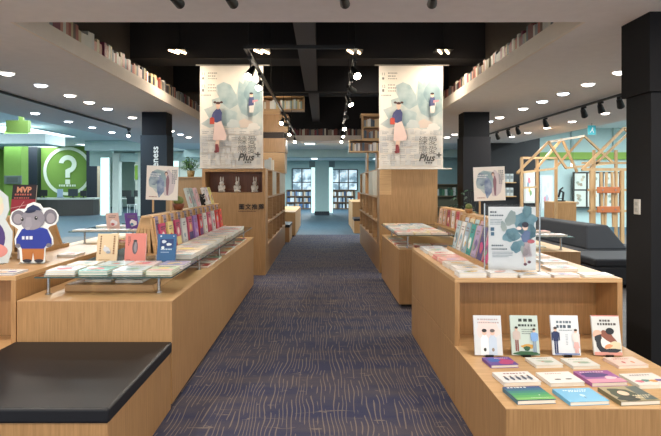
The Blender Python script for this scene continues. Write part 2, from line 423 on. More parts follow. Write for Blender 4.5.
def bench(x0, x1, y0, y1, label, zt=.45, group=None, base=OAK, th=.075):
    t = thing('bench', ((x0+x1)/2, (y0+y1)/2, 0), label, 'bench', group); o = t.location
    mb = MB(o); mb.box(x0+.01, x1-.01, y0+.012, y1, 0, zt-th, base); part(mb, 'base', t, .003)
    mb = MB(o); mb.box(x0, x1, y0, y1, zt-th+.001, zt, LEATHER); c = part(mb, 'cushion', t, .014); c.modifiers['bevel'].segments = 4
    return t
bench(-2.05, -.998, 2.62, 3.735, 'black padded bench with wooden base in the near left corner')
bench(-5.1, -3.9, 10, 11.2, 'black padded wooden bench beyond the elephant cutout', group=None)
bench(-1.62, -.83, 14.4, 15.7, 'small black padded bench just past the left bookcase')
bench(.97, 1.5, 17.0, 17.9, 'black padded bench in front of the wooden cabinet at the right end of the aisle')
t = thing('cabinet', (1.5, 19.5, 0), 'wooden cabinet standing behind the small bench at the right end of the aisle', 'cabinet')
mb = MB(t.location); mb.box(.98, 2.2, 18.0, 20.6, .02, .9, OAK); part(mb, 'body', t, .01)
mb = MB(t.location); mb.box(.96, 2.22, 17.97, 20.6, .9, .93, OAKL); part(mb, 'worktop', t)

# ------------------------------------------------------------------ books
def P(c, r=.5): return mat(c, r)
def art_none(m, w, h, c, s): pass
def art_title(m, w, h, c, s):
    r_ = random.Random(s); d = P(r_.choice(['5a5560', '7b4a45', '3b4a66', '777777']))
    m.flines(-w*.3, w*.3, h*.80, 2, h*.09, h*.045, d, s)
    m.fblob(r_.uniform(-.1, .1)*w, h*.38, w*.28, h*.2, P(c), s, rot=r_.uniform(-1, 1))
    m.fblob(r_.uniform(-.2, .2)*w, h*.3, w*.14, h*.09, P(r_.choice(['d9b66a', 'c66a6a', '5f8aa8', '7fa37a', 'e8c9c0'])), s+5)
    m.flines(-w*.35, w*.2, h*.07, 1, h*.05, h*.02, d, s+2)
def art_band(m, w, h, c, s):
    r_ = random.Random(s)
    m.fr(-w*.48, w*.48, h*.02, h*.34, P(c)); m.fe(0, h*.55, w*.22, w*.22, P(r_.choice(['e9d8d0', 'c9d6dd', 'e7d58e'])))
    m.flines(-w*.36, w*.36, h*.84, 2, h*.08, h*.05, P('4a4a55'), s)
def person(m, u, v, hh, top, bottom, hair='2a2220', legs='d8b8a0', skirt=False):
    """small printed standing figure, feet at v"""
    sk = P('e2bfa8')
    m.fr(u-hh*.07, u-hh*.01, v, v+hh*.48, P(bottom)); m.fr(u+hh*.01, u+hh*.07, v, v+hh*.48, P(bottom))
    if skirt: m.fp([(u-hh*.13, v+hh*.2), (u+hh*.13, v+hh*.2), (u+hh*.06, v+hh*.55), (u-hh*.06, v+hh*.55)], P(bottom))
    m.fp([(u-hh*.09, v+hh*.45), (u+hh*.09, v+hh*.45), (u+hh*.13, v+hh*.78), (u+hh*.05, v+hh*.83), (u-hh*.05, v+hh*.83), (u-hh*.13, v+hh*.78)], P(top))
    m.fr(u-hh*.155, u-hh*.11, v+hh*.48, v+hh*.78, P(top)); m.fr(u+hh*.11, u+hh*.155, v+hh*.48, v+hh*.78, P(top))
    m.fe(u, v+hh*.90, hh*.06, hh*.08, sk); m.fe(u, v+hh*.95, hh*.068, hh*.05, P(hair))
COVN = {}
def book(w, h, t, cover, loc, rot, label, group=None, art=None, artc='888888', seed=1, detail=True, spine=None, name='book', pages=True):
    mb = MB()
    cm = P(cover, .35); sp = P(spine, .4) if spine else cm
    b = .0016 if t > .006 else .0006
    mb.box(-w/2, w/2, 0, b, 0, h, cm); mb.box(-w/2, w/2, t-b, t, 0, h, cm); mb.box(-w/2, -w/2+b, b, t-b, 0, h, sp)
    if not detail: mb.box(-w/2+b, w/2-.003, b, t-b, .003, h-.003, PAGE)
    o = mb.build(name, None, loc=loc, rot=rot); tag(o, label, 'book', group)
    if detail:
        mb = MB(); mb.box(-w/2+b, w/2-.003, b+.0001, t-b-.0001, .003, h-.003, PAGE); mb.build('page_block', o)
    if art:
        mb = MB(); mb.lay = 1; art(mb, w, h, artc, seed); mb.build('cover_print', o)
    return o
LIE = R(-90)
def lie(w, h, t, cover, x, y, z, label, yaw=0, **k):
    """flat book: x,y = centre of its near edge, z = surface it lies on"""
    return book(w, h, t, cover, (x, y, z+t+.0005), (LIE, 0, yaw), label, **k)

# -- four books standing in the niche of the right counter
def art_two_men(m, w, h, c, s):
    m.fr(-w*.49, w*.49, h*.0, h, P('d9dde0')); m.fblob(0, h*.62, w*.42, h*.25, P('eed8d3'), 3)
    m.flines(-w*.36, w*.36, h*.88, 2, h*.08, h*.035, P('b9a6a4'), 2)
    for u, hr in ((-.13, '2a2626'), (.16, '6a625e')):
        m.fp([(w*(u-.15), 0), (w*(u+.15), 0), (w*(u+.14), h*.42), (w*(u+.05), h*.52), (w*(u-.05), h*.52), (w*(u-.14), h*.42)], P('f0f3f6' if u < 0 else 'c7d6e6'))
        m.fe(w*u, h*.57, w*.08, h*.075, P('e4c2ae')); m.fe(w*u, h*.615, w*.09, h*.045, P(hr))
        m.fe(w*u, h*.14, w*.05, h*.045, P('2e3a34' if u < 0 else '9a8a7c'))
def art_couple_garden(m, w, h, c, s):
    m.fr(-w*.49, w*.49, 0, h, P('c3d3cb')); m.flines(-w*.2, w*.34, h*.84, 1, .1, h*.075, P('2c3634'), 5); m.flines(-w*.22, w*.4, h*.72, 1, .1, h*.055, P('3a4442'), 8)
    m.flines(-w*.1, w*.28, h*.63, 3, h*.05, h*.022, P('6f7b78'), 9)
    m.fblob(w*.08, h*.22, w*.22, h*.06, P('c79b4a'), 6); m.fblob(w*.05, h*.17, w*.12, h*.06, P('2f5a3c'), 2); m.fblob(w*.02, h*.05, w*.46, h*.05, P('35603f'), 12)
    person(m, -w*.3, h*.1, h*.62, 'c9bab2', '8d5a56'); person(m, w*.33, h*.08, h*.6, '7fa8dc', '8fa3b8', hair='4a3b33')
def art_suit(m, w, h, c, s):
    m.fr(-w*.49, w*.49, 0, h, P('dfe5ea')); m.flines(-w*.3, w*.32, h*.80, 1, .1, h*.06, P('6a7a86'), 3); m.flines(-w*.3, w*.32, h*.68, 1, .1, h*.075, P('4b5c6a'), 4)
    m.flines(-w*.22, w*.28, h*.61, 1, .1, h*.025, P('8b98a2'), 4); m.flines(w*.0, w*.06, h*.5, 7, h*.04, h*.02, P('a9b4bc'), 5)
    m.fr(-w*.42, w*.46, h*.015, h*.05, P('6f86b8'))
    person(m, -w*.36, h*.05, h*.66, '28345e', '2b3a62', hair='352b28'); person(m, w*.36, h*.06, h*.6, 'e6dcd8', 'e2b4b0', skirt=True)
def art_embrace(m, w, h, c, s):
    m.fr(-w*.49, w*.49, 0, h, P('d9dcda')); m.fr(-w*.49, w*.49, h*.975, h, P('d8908a'))
    m.flines(-w*.22, w*.2, h*.84, 1, .1, h*.05, P('54504e'), 6); m.flines(-w*.3, w*.38, h*.75, 1, .1, h*.055, P('54504e'), 7)
    m.fe(-w*.33, h*.52, w*.17, h*.11, P('e3b7a2')); m.fblob(-w*.1, h*.3, w*.33, h*.25, P('2b2f36'), 3, rot=.4)
    m.fblob(-w*.02, h*.33, w*.2, h*.22, P('eeebe6'), 5, rot=.3); m.fblob(w*.06, h*.45, w*.34, h*.1, P('8a5545'), 8, rot=-.7)
    m.fe(w*.12, h*.6, w*.15, h*.085, P('23262c')); m.fblob(w*.24, h*.2, w*.24, h*.15, P('dccfae'), 6); m.fblob(w*.02, h*.22, w*.15, h*.05, P('dd9a6e'), 9, rot=.3)
    m.fr(-w*.49, w*.49, 0, h*.08, P('d99a8e')); m.fblob(w*.15, h*.12, w*.3, h*.05, P('2a2e36'), 15)
stand = [(489, 'e3e5e8', art_two_men, 'pale paperback with two men in white shirts on its cover'), (526, 'c3d3cb', art_couple_garden, 'sage green paperback with a couple in a garden'),
         (567, 'dfe5ea', art_suit, 'white paperback with a suited man and a woman in pink'), (608.5, 'd9dcda', art_embrace, 'pale paperback with an embracing couple illustration')]
def book_easel(x, y, z, label, grp, w=.05):
    t = thing('book_easel', (x, y, z+.001), label, 'stand', grp)
    mb = MB(); mb.box(-w/2, w/2, -.022, -.016, 0, .014, BLACK); mb.box(-w/2, w/2, -.016, .10, 0, .003, BLACK); part(mb, 'base', t)
    mb = MB(); mb.bar((0, .03, .003), (0, .078, .13), .012, BLACK, .004); part(mb, 'back_rest', t)
for i, (px, c, a, l) in enumerate(stand):
    Y = 3.57; x = (px-322)*Y/F
    book(.175, .248, .016, c, (x, Y, .408), (R(-13), 0, R(-3)), l + ' standing in the niche', 'paperbacks standing on the right counter deck', a, name='book')
    book_easel(x, Y+.003, .40, 'small black easel behind the ' + l.split(' paperback')[0] + ' paperback with ' + l.split(' with ')[1].replace(' on its cover', '').replace(' illustration', ''), 'book easels on the right deck')
# -- flat books on the deck
def art_green(m, w, h, c, s):
    for i, q in enumerate(['2d4f86', '2f6a86', '35837a', '42966b', '58a862', '7dbb6b']): m.fr(-w*.5, w*.5, h*(1-(i+1)/6), h*(1-i/6), P(q))
    m.flines(-w*.42, w*.1, h*.86, 1, .1, h*.07, P('e9efe9'), 3); m.fe(w*.2, h*.3, w*.02, h*.02, P('f3f3f3')); m.flines(-w*.1, w*.4, h*.1, 1, .1, h*.02, P('cfe5cf'), 3)
def art_blue(m, w, h, c, s):
    m.flines(-w*.3, w*.35, h*.80, 1, .1, h*.05, P('e7f4fa'), 3); m.flines(-w*.2, w*.38, h*.7, 1, .1, h*.05, P('e7f4fa'), 5); m.fe(w*.02, h*.42, w*.06, h*.1, P('bfe0ee')); m.fr(w*.02-.002, w*.02+.002, h*.2, h*.33, P('1f5c8e'))
def art_portrait(m, w, h, c, s):
    m.fr(-w*.5, w*.5, 0, h, P('a69a78')); m.fblob(-w*.15, h*.5, w*.3, h*.36, P('39432e'), 3); m.fe(-w*.12, h*.52, w*.13, h*.16, P('e3c3a8')); m.fblob(-w*.2, h*.17, w*.26, h*.17, P('2b3026'), 5)
    m.fr(w*.18, w*.48, h*.05, h*.95, P('59645e')); m.flines(w*.0, w*.4, h*.3, 2, h*.12, h*.05, P('e9dcb8'), 3)
def art_crowd(m, w, h, c, s):
    m.fr(-w*.5, w*.5, 0, h, P('e6e5e4')); m.flines(-w*.25, w*.35, h*.78, 1, .1, h*.08, P('9b6a70'), 3)
    for i in range(5): u = (-.32+.16*i)*w; m.fe(u, h*.34, w*.045, h*.17, P('4c566a')); m.fe(u, h*.54, w*.035, h*.04, P('7b5a50'))
def art_feet(m, w, h, c, s):
    m.fr(-w*.5, w*.5, 0, h, P('e9e8e4')); m.flines(-w*.3, w*.2, h*.8, 1, .1, h*.05, P('b98a8a'), 3); m.fe(-w*.15, h*.3, w*.1, h*.045, P('2b2c30')); m.fe(w*.17, h*.3, w*.1, h*.045, P('2b2c30'))
def art_sketch(m, w, h, c, s):
    m.fr(-w*.5, w*.5, 0, h, P('e5e6e0')); m.fblob(0, h*.5, w*.3, h*.1, P('c5d0be'), s); m.fblob(w*.1, h*.35, w*.2, h*.08, P('9fb6a2'), s+1); m.flines(-w*.3, w*.3, h*.78, 1, .1, h*.05, P('8f9a92'), 3); m.fe(-w*.1, h*.38, w*.05, h*.05, P('c78f72'))
def art_purple(m, w, h, c, s):
    m.fr(-w*.5, w*.5, 0, h, P('6a4a9e')); m.fblob(w*.15, h*.4, w*.3, h*.35, P('c04a7e'), 4); m.fblob(-w*.2, h*.6, w*.22, h*.25, P('3a62b4'), 7); m.flines(-w*.1, w*.4, h*.78, 1, .1, h*.06, P('f0dcec'), 3)
def art_pinkp(m, w, h, c, s):
    m.fr(-w*.5, w*.5, 0, h, P('a565a4')); m.fr(-w*.5, w*.5, 0, h*.3, P('dc9ab0')); m.fblob(-w*.1, h*.62, w*.36, h*.2, P('53407c'), 4); m.fblob(w*.22, h*.35, w*.16, h*.12, P('ef c9'.replace(' ', '')+'d2'), 7); m.flines(-w*.4, w*.3, h*.82, 1, .1, h*.06, P('f0dcec'), 3)
def art_peach(m, w, h, c, s):
    m.fr(-w*.5, w*.5, 0, h, P('ecd2c6')); m.flines(-w*.3, w*.3, h*.8, 2, h*.1, h*.05, P('c47f6a'), 3); m.fe(-w*.15, h*.35, w*.05, h*.12, P('c9605a')); m.fe(w*.15, h*.35, w*.05, h*.12, P('d98c5a'))
def art_floral(m, w, h, c, s):
    m.fr(-w*.5, w*.5, 0, h, P('e8e2dc'));
    for i, q in enumerate(['d97a8a', '5c8f86', 'e0a868', '7c6aa4']): m.fblob((-.3+.2*i)*w, h*(.3+.05*(i % 2)), w*.12, h*.1, P(q), i)
    m.flines(-w*.3, w*.3, h*.78, 1, .1, h*.06, P('7a6a70'), 3)
dk = [  # near edge y, px centre of near edge, w, h, t, cover, art, label
 (404.5, 537, .20, .185, .022, '2f6a86', art_green, 'flat paperback with a blue to green cover'),
 (405.5, 590, .205, .18, .020, '5fb0da', art_blue, 'flat sky blue paperback'),
 (405.5, 641, .21, .20, .022, '6c6a52', art_portrait, 'flat olive paperback with a portrait of a woman'),
 (386, 523, .21, .17, .020, 'd9d9d9', art_crowd, 'flat white paperback with a row of small dark figures'),
 (386.5, 568, .195, .175, .020, 'dddcd8', art_feet, 'flat white paperback with two dark shoes'),
 (386.5, 610, .205, .19, .022, 'a565a4', art_pinkp, 'flat violet and pink paperback'),
 (388.5, 657, .20, .18, .020, 'd9dfd5', art_floral, 'flat pale paperback with a colourful flower border'),
 (368, 505, .17, .15, .018, '6a4a9e', art_purple, 'flat purple paperback'),
 (368, 550, .17, .15, .018, 'dfe0da', art_sketch, 'flat pale paperback with a green sketch'),
 (369, 587, .17, .15, .018, 'dfe2de', lambda m, w, h, c, s: art_sketch(m, w, h, c, 9), 'flat pale paperback with grey green sketch'),
 (368.5, 634, .19, .16, .018, 'ecd2c6', art_peach, 'flat peach coloured paperback'),
]
pos = ['nearest row', 'nearest row', 'nearest row', 'middle row', 'middle row', 'middle row', 'middle row', 'back row', 'second in the back row', 'third in back row', 'back row']
for (py, px, w, h, t, c, a, l), ps in zip(dk, pos):
    Y = F*(1.1-t)/(py-184) if False else F*1.1/(py-184)
    lie(w, h, t, c, (px-322)*Y/F, Y, .40, '%s, %s on the right deck' % (l, ps), yaw=R(5), group='paperbacks lying on the right deck', art=a)

# -- piles on top of glass, left counter front
def pile(n, w, h, t, covers, x, y, z, label, yaw=0, grp=None, art=art_title, seed=1, name='book'):
    r_ = random.Random(seed); zz = z
    words = ['bottom', 'top'] if n == 2 else ['bottom', 'middle', 'top'] if n == 3 else ['']
    for i in range(n):
        top = i == n-1
        c = covers[i % len(covers)] if not top else covers[0]
        lab = label if n == 1 else '%s, %s of its pile' % (label, words[i])
        lie(w, h, t, c, x + r_.uniform(-.004, .004), y + r_.uniform(-.004, .004), zz, lab, yaw=yaw + r_.uniform(-.03, .03), group=grp, art=art if top else None, artc=r_.choice(['b9c9d6', 'e0b8b4', 'c9b6d6', 'd9c08a', '8fb3b0', 'd06a7a']), seed=seed)
        zz += t + .001
GZ = .871
G1 = 'paperbacks on the left glass shelf'
for i, (x, w, c, l) in enumerate([(-1.125, .18, ['c4d3b4', 'b5cde0'], 'yellow green book at the near right glass corner'),
        (-1.345, .21, ['c3dbe2', 'dfe6e8'], 'pale blue paperback beside the yellow green one, left glass shelf'),
        (-1.58, .20, ['6fb7b4', 'cfe3e1'], 'teal paperback on the front row of the left glass shelf'),
        (-1.81, .20, ['d3dde2', 'b9cfd8'], 'grey white book at the near left glass corner')]):
    pile(2, w, .225, .015, c, x, 3.86+.01*(i % 2), GZ, l[:200], grp=G1, seed=10+i, art=art_title if i else art_band)
for i, (x, w, c, l) in enumerate([(-1.12, .19, ['9c96b8', 'c9c2d2'], 'lilac paperback behind the yellow green one, left glass shelf'),
        (-1.34, .20, ['e3cfd0', 'e9e3e0'], 'pale pink paperback in the second row, left glass shelf'),
        (-1.56, .20, ['c6dde4', 'efefef'], 'white and light blue paperback in the second row, left glass shelf'),
        (-1.79, .20, ['dfd8c6', 'e6e6e6'], 'cream paperback in the second row, left glass shelf')]):
    pile(2, w, .215, .015, c, x, 4.14, GZ, l, grp=G1, seed=30+i)
# three standing books at the front of the left glass shelf
def art_cream(m, w, h, c, s):
    for u in (-.36, .30):
        for k in range(8): m.fr(w*u, w*(u+.07), h*(.86-.085*k), h*(.92-.085*k), P('8a5f3c'))
    m.fblob(0, h*.42, w*.2, h*.09, P('cfd0d4'), 4, rot=-.6); m.fblob(w*.08, h*.33, w*.1, h*.05, P('9aa4b0'), 7); m.fe(-w*.1, h*.55, w*.05, h*.03, P('e8e4de')); m.flines(-w*.35, w*.2, h*.05, 1, .1, h*.025, P('b08a60'), 3)
def art_coral(m, w, h, c, s):
    m.fe(-w*.02, h*.5, w*.13, h*.25, P('5b555c')); m.fblob(w*.0, h*.5, w*.07, h*.2, P('8f8790'), 5); m.fe(-w*.02, h*.73, w*.09, h*.04, P('3b3438')); m.flines(-w*.36, -w*.28, h*.85, 5, h*.07, h*.035, P('7c3f3a'), 4); m.flines(-w*.4, -w*.2, h*.04, 1, .1, h*.025, P('7c3f3a'), 4)
def art_bluew(m, w, h, c, s):
    m.fr(-w*.36, w*.36, h*.5, h*.82, P('183a72')); m.flines(-w*.3, w*.3, h*.42, 1, .1, h*.045, P('c8d8ea'), 4); m.flines(-w*.3, w*.3, h*.32, 1, .1, h*.03, P('a8c0dc'), 6)
    m.fblob(-w*.15, h*.72, w*.12, h*.06, P('cfdcea'), 4); m.fblob(w*.12, h*.62, w*.14, h*.05, P('dfe8f0'), 8); m.fblob(-w*.2, h*.5, w*.08, h*.06, P('dfe8f0'), 2); m.fe(-w*.32, h*.92, w*.05, w*.05, P('c8d8ea')); m.fe(w*.36, h*.92, w*.03, w*.03, P('c8d8ea'))
book(.165, .225, .018, 'e4cba4', (-1.735, 4.50, GZ+.006), (R(-12), 0, 0), 'cream book with brown titles standing at the left glass shelf, leftmost of three', 'three books standing on the left glass shelf', art_cream)
book(.165, .225, .030, 'dc8478', (-1.505, 4.50, GZ+.008), (R(-12), 0, R(4)), 'coral pink book with a grey drawing, middle of three standing on the glass', 'three books standing on the left glass shelf', art_coral, spine='2a2628')
book(.150, .222, .020, '2a6092', (-1.255, 4.50, GZ+.006), (R(-12), 0, 0), 'blue book with white print standing nearest the aisle on the left glass shelf', 'three books standing on the left glass shelf', art_bluew)
for x, l in ((-1.735, 'cream'), (-1.505, 'coral pink'), (-1.255, 'blue')):
    book_easel(x, 4.56, GZ, 'small black easel propping up the %s book on the left glass shelf' % l, 'book easels on the left glass shelf')
# piles along the aisle edge of the left glass shelf
cols = [['efe6d6', 'c9a98a', 'e0d0b0'], ['dfe7ea', '9fbfc4', 'b9d3d0'], ['ecd3d4', 'd08a80', 'c66a5a'], ['f0eee6', 'b9b4c4', 'd2d8e0']]
cn = ['cream', 'pale blue', 'pale pink', 'ivory']
ordn = ['first', 'second', 'third', 'fourth', 'fifth', 'sixth', 'seventh', 'eighth', 'ninth', 'tenth', 'eleventh', 'twelfth', 'thirteenth', 'fourteenth', 'fifteenth', 'sixteenth', 'seventeenth', 'eighteenth', 'nineteenth', 'twentieth']
y = 4.50; i = 0
while y < 7.9:
    k = rnd.randrange(4)
    if y > 0: pile(2, .30, .165, .017, cols[k], -1.245 if i > 0 else -1.13, y if i > 0 else 4.46, GZ, '%s book in the %s pile along the aisle edge' % (cn[k], ordn[i]), grp='piles along the aisle edge of the left glass shelf', seed=50+i, art=art_band if i % 2 else art_title, yaw=rnd.uniform(-.05, .05)) if i > 0 else None
    y += .19; i += 1
# books lying on the counter under the glass, aisle side
cu = [('a8403a', 'dark red'), ('8fb6a2', 'sage green'), ('d9a05a', 'amber'), ('e2dcd2', 'off-white'), ('b94f5c', 'crimson'), ('c9d6dd', 'pale grey'), ('d88a7a', 'salmon'), ('e7d9b0', 'straw yellow')]
y = 5.2
for i in range(13):
    c, n_ = cu[(i*3) % 8]
    while any(abs(y+.08-q) < .108 for q in (5.1, 6.1, 7.1, 8.0)): y += .02
    lie(.26, .16, .02, c, -1.19, y, .72, '%s book lying below the long left glass shelf, %s from the near end' % (n_, ordn[i]), group='books lying under the left glass shelf', art=art_title, artc='f0e8e0', seed=i)
    y += .19
for i, (x, yy, c, n_) in enumerate([(-1.42, 4.12, 'dfe3e6', 'white'), (-1.42, 4.4, 'c9b6b0', 'dusty rose'), (-1.66, 4.15, 'a8b8c2', 'grey blue')]):
    lie(.2, .24, .02, c, x, yy, .772, '%s book on the wooden riser board seen through the glass' % n_, group='books on the riser board', art=art_title, artc='7a8a9a', seed=i+3)

# ------------------------------------------------------------------ book racks
LEAN = {}
def rack(x_lip, x_ridge, y0, y1, zb, zr, side, label, slots):
    """A-frame rack; books lean on the face looking at x_lip. side=+1: face looks to +x"""
    t = thing('book_rack', ((x_lip+x_ridge)/2, (y0+y1)/2, zb+.001), label, 'rack'); o = t.location
    w = .045; s = side
    back = x_ridge - s*.16
    pb = x_lip - s*.06; pt = x_ridge + s*w; LEAN[label] = (pb, zb, s, math.atan2(abs(pb-pt), zr-zb-.042))
    mb = MB(o)
    mb.prism([(pb, zb+.021), (pt, zr-.021), (pt-s*.015, zr-.021), (pb-s*.015, zb+.021)], 'y', y0+.02, y1-.02, OAKL)
    part(mb, 'sloped_panel', t)
    mb = MB(o); mb.box(min(x_ridge-s*w, x_ridge+s*w), max(x_ridge-s*w, x_ridge+s*w), y0, y1, zr-.02, zr, OAKL); part(mb, 'top_board', t, .003)
    mb = MB(o); mb.box(min(x_lip, back), max(x_lip, back), y0, y1, zb+.001, zb+.02, OAKL); mb.box(x_lip, x_lip+s*.012, y0, y1, zb+.001, zb+.035, OAKL); part(mb, 'base_board', t)
    mb = MB(o)
    mb.prism([(back, zb+.02), (x_ridge-s*w, zr-.02), (x_ridge-s*(w-.015), zr-.02), (back+s*.015, zb+.02)], 'y', y0+.02, y1-.02, OAKL); part(mb, 'rear_panel', t)
    for k in range(5):                                              # slatted end
        f = k/4; xb = pb + (back+s*.03-pb)*f; xt = x_ridge + s*w*(1-2*f)*.8
        mb = MB(o); mb.bar((xb, y0+.01, zb+.02), (xt, y0+.01, zr-.02), .026, OAKL, .018); part(mb, 'end_slat', t)
    slots = slots or 1
    for k in range(slots+1):
        yy = y0 + .03 + (y1-y0-.06)*k/slots
        mb = MB(o)
        mb.prism([(pb+s*.02, zb+.021), (pt+s*.02, zr-.021), (pt+s*.001, zr-.021), (pb+s*.001, zb+.021)], 'y', yy-.006, yy+.006, OAKL); part(mb, 'divider', t)
    return label
def on_rack(rk, w, h, th, c, yy, off, *a, yaw=0, **k):
    pb, zb, sd, ln = LEAN[rk]
    x = pb + sd*(.002 + off + th/math.cos(ln))
    return book(w, h, th, c, (x, yy, zb+.0225+th*math.sin(ln)), (-ln, 0, R(90*sd)+yaw), *a, **k)
rk1 = rack(-1.40, -1.54, 4.90, 8.1, GZ, 1.22, 1, 'long wooden A-frame book rack on the left glass shelf', 12)
mags = [('c0426e', 'magenta'), ('e7cf8e', 'pale yellow'), ('dcdcdc', 'white'), ('c93a4c', 'red'), ('a37cc4', 'lavender'), ('d66a86', 'rose'), ('e3e0dc', 'ivory'), ('b8344e', 'crimson'), ('e0514a', 'scarlet'), ('6b3a70', 'plum'), ('b23a6a', 'cerise'), ('4a3a78', 'indigo')]
for i in range(12):
    yy = 4.93 + 3.14*(i+.5)/12
    c, n_ = mags[[0, 1, 0, 2, 5, 4, 3, 6, 5, 2, 8, 8, 9, 10, 11, 7][i]]
    on_rack(rk1, .175, .25, .018, c, yy+.022, .018, '%s book leaning on the long left rack, %s from the near end' % (n_, ordn[i]), 'books leaning on the long left rack', art_title if i % 2 else art_band, artc=mags[(i*5+3) % 12][0], seed=i+70)
    on_rack(rk1, .10, .318, .014, ['857a98', '8f8499', '9d92a8'][i % 3], yy-.065, .0, 'grey violet magazine behind the %s book, %s slot of the long left rack' % (n_, ordn[i]), 'tall magazines at the back of the long left rack', art_band, artc='b8a8bc', seed=i+170)
# things on the rack's top board
TOP = 1.2215
for i, (yy, c, n_, a) in enumerate([(6.52, 'cfd8d6', 'grey green', -24), (6.72, '9aa8a8', 'grey', -24), (6.95, 'dcb4bc', 'pale pink', -20), (7.42, 'e9e4e0', 'white', -18), (7.60, 'e0d8e2', 'pale lilac', -18), (7.8, 'e6d98a', 'yellow', -18)]):
    book(.15, .235, .026, c, (-1.51, yy, TOP+.007), (R(-16), 0, R(92)), '%s book standing on top of the long left rack' % n_, 'books standing on top of the left rack', art_title, artc='b8858e', seed=i+200)

def cactus(x, y, z, r, label, potc):
    t = thing('potted_cactus', (x, y, z+.0005), label, 'potted plant'); o = t.location
    mb = MB(); mb.lathe((0, 0, 0), [(r*.7, 0), (r*.98, r*.7), (r*1.05, r*1.1), (r*.9, r*1.1), (r*.85, r*.9)], P(potc)); part(mb, 'pot', t)
    mb = MB(); n = 28; nv = 12; vs = []
    for j in range(nv+1):
        ph = math.pi*j/nv
        for i in range(n):
            tt = 2*math.pi*i/n; k = 1 + .09*math.cos(tt*14)
            vs.append((r*.82*k*math.sin(ph)*math.cos(tt), r*.82*k*math.sin(ph)*math.sin(tt), r*1.6 + r*.8*math.cos(ph)))
    mb.add(vs, [(j*n+i, (j+1)*n+i, (j+1)*n+(i+1) % n, j*n+(i+1) % n) for j in range(nv) for i in range(n)], P('7f8a4a'), True); part(mb, 'cactus_body', t)
    return t
cactus(-1.55, 6.05, TOP, .062, 'round cactus in a brown pot on the left rack', '8a4f36')
def plush(x, y, z, label, c='1d1b1e', s=1.0, rz=0, bunny=False):
    t = thing('plush_toy' if not bunny else 'rabbit_figurine', (x, y, z+.001), label, 'toy' if not bunny else 'figurine', None if not bunny else 'figurines in the bookcase niche', rz=rz)
    m = P(c, .8 if not bunny else .5)
    mb = MB(); mb.ell((0, 0, .045*s), (.038*s, .034*s, .045*s), m); mb.ell((0, -.028*s, .105*s), (.028*s, .028*s, .028*s), m)
    if bunny:
        mb.ell((-.012*s, -.022*s, .155*s), (.008*s, .006*s, .034*s), m); mb.ell((.016*s, -.022*s, .152*s), (.008*s, .006*s, .034*s), m)
    else:
        mb.ell((-.022*s, -.02*s, .130*s), (.011*s, .008*s, .012*s), m); mb.ell((.022*s, -.02*s, .130*s), (.011*s, .008*s, .012*s), m)
    for sx in (-1, 1):
        mb.ell((sx*.026*s, -.03*s, .014*s), (.014*s, .026*s, .013*s), m); mb.ell((sx*.034*s, -.018*s, .060*s), (.010*s, .014*s, .024*s), m)
    part(mb, 'body', t)
    mb = MB()
    for sx in (-1, 1): mb.ell((sx*.011*s, -.054*s, .112*s), (.0035*s, .003*s, .004*s), P('f0ece4' if not bunny else '2a2624'))
    mb.ell((0, -.056*s, .101*s), (.005*s, .004*s, .003*s), P('c9a08a' if not bunny else 'a0605a')); part(mb, 'face', t)
plush(-1.55, 7.20, TOP, 'small black plush toy sitting on top of the long left rack', rz=.5, s=1.1)

# ------------------------------------------------------------------ posters
def art_poster_small(m, w, h):
    m.fr(-w/2+.004, w/2-.004, .004, h-.004, CREAM)
    m.fblob(-w*.02, h*.56, w*.4, h*.33, WC1, 21, amp=.12); m.fblob(w*.2, h*.5, w*.2, h*.38, P('cfc4c6'), 8, amp=.12); m.fblob(-w*.12, h*.58, w*.3, h*.28, WC2, 5, rot=.4); m.fblob(-w*.26, h*.62, w*.15, h*.2, water('wash_slate', '6a7c90', '9fb0ba', 14), 11); m.fblob(-w*.05, h*.4, w*.12, h*.3, water('wash_slate2', '64779a', '9aa9bd', 14), 13)
    m.fblob(w*.17, h*.45, w*.05, h*.3, P('8a6470'), 15); m.fe(w*.12, h*.78, w*.05, h*.06, P('6a4a46')); m.fe(w*.12, h*.76, w*.035, h*.04, P('e0c0ac'))
    m.flines(w*.3, w*.42, h*.85, 7, h*.06, h*.035, P('8d8f92'), 3); m.flines(-w*.4, -w*.05, h*.74, 2, h*.06, h*.03, P('e4e6e6'), 5); m.flines(-w*.4, -w*.1, h*.08, 1, .1, h*.025, P('a06a66'), 5)
def stick_poster(x, y, z, zb, w, h, sticks, rz, label, tilt=0):
    t = thing('poster_sign', (x, y, z), label, 'sign', rz=rz)
    mb = MB(); mb.M = Matrix.Translation((0, 0, zb-z)) @ Matrix.Rotation(tilt, 4, 'Y'); mb.box(-w/2, w/2, 0, .008, 0, h, P('e6e2dc')); part(mb, 'board', t)
    mb = MB(); mb.M = Matrix.Translation((0, 0, zb-z)) @ Matrix.Rotation(tilt, 4, 'Y'); mb.lay = 2; art_poster_small(mb, w, h); part(mb, 'poster_print', t)
    for u in sticks:
        mb = MB(); mb.box(u-.008, u+.008, .010, .022, 0, zb-z+h*.6, PINE); part(mb, 'stick', t)
    return t
stick_poster(-1.575, 5.5, TOP, 1.343, .305, .335, (-.085, .085), R(6), 'square watercolour poster on two wooden sticks on the left rack', R(2))
WC4 = water('wash_teal', '5f93a6', '9cc3cf', 9, (.35, .68))
t = thing('poster_stand', (1.365, 4.02, .861), 'large watercolour poster in a clear acrylic stand on the right counter', 'poster stand', rz=R(-2)); 
mb = MB(); mb.add([(-.19, -.003, .012), (.19, -.003, .012), (.19, -.003, .492), (-.19, -.003, .492)], [(0, 1, 2, 3)], ACRYL); part(mb, 'acrylic_sheet', t)
mb = MB(); mb.box(-.168, .168, .0012, .0048, .02, .475, P('fafcff')); part(mb, 'poster_sheet', t)
mb = MB(); mb.M = Matrix.Translation((0, .001, .02)); W, H = .336, .455
def u_(px): return (px-36)/(300-36)*W - W/2
def v_(py): return (400-py)/(400-38)*H
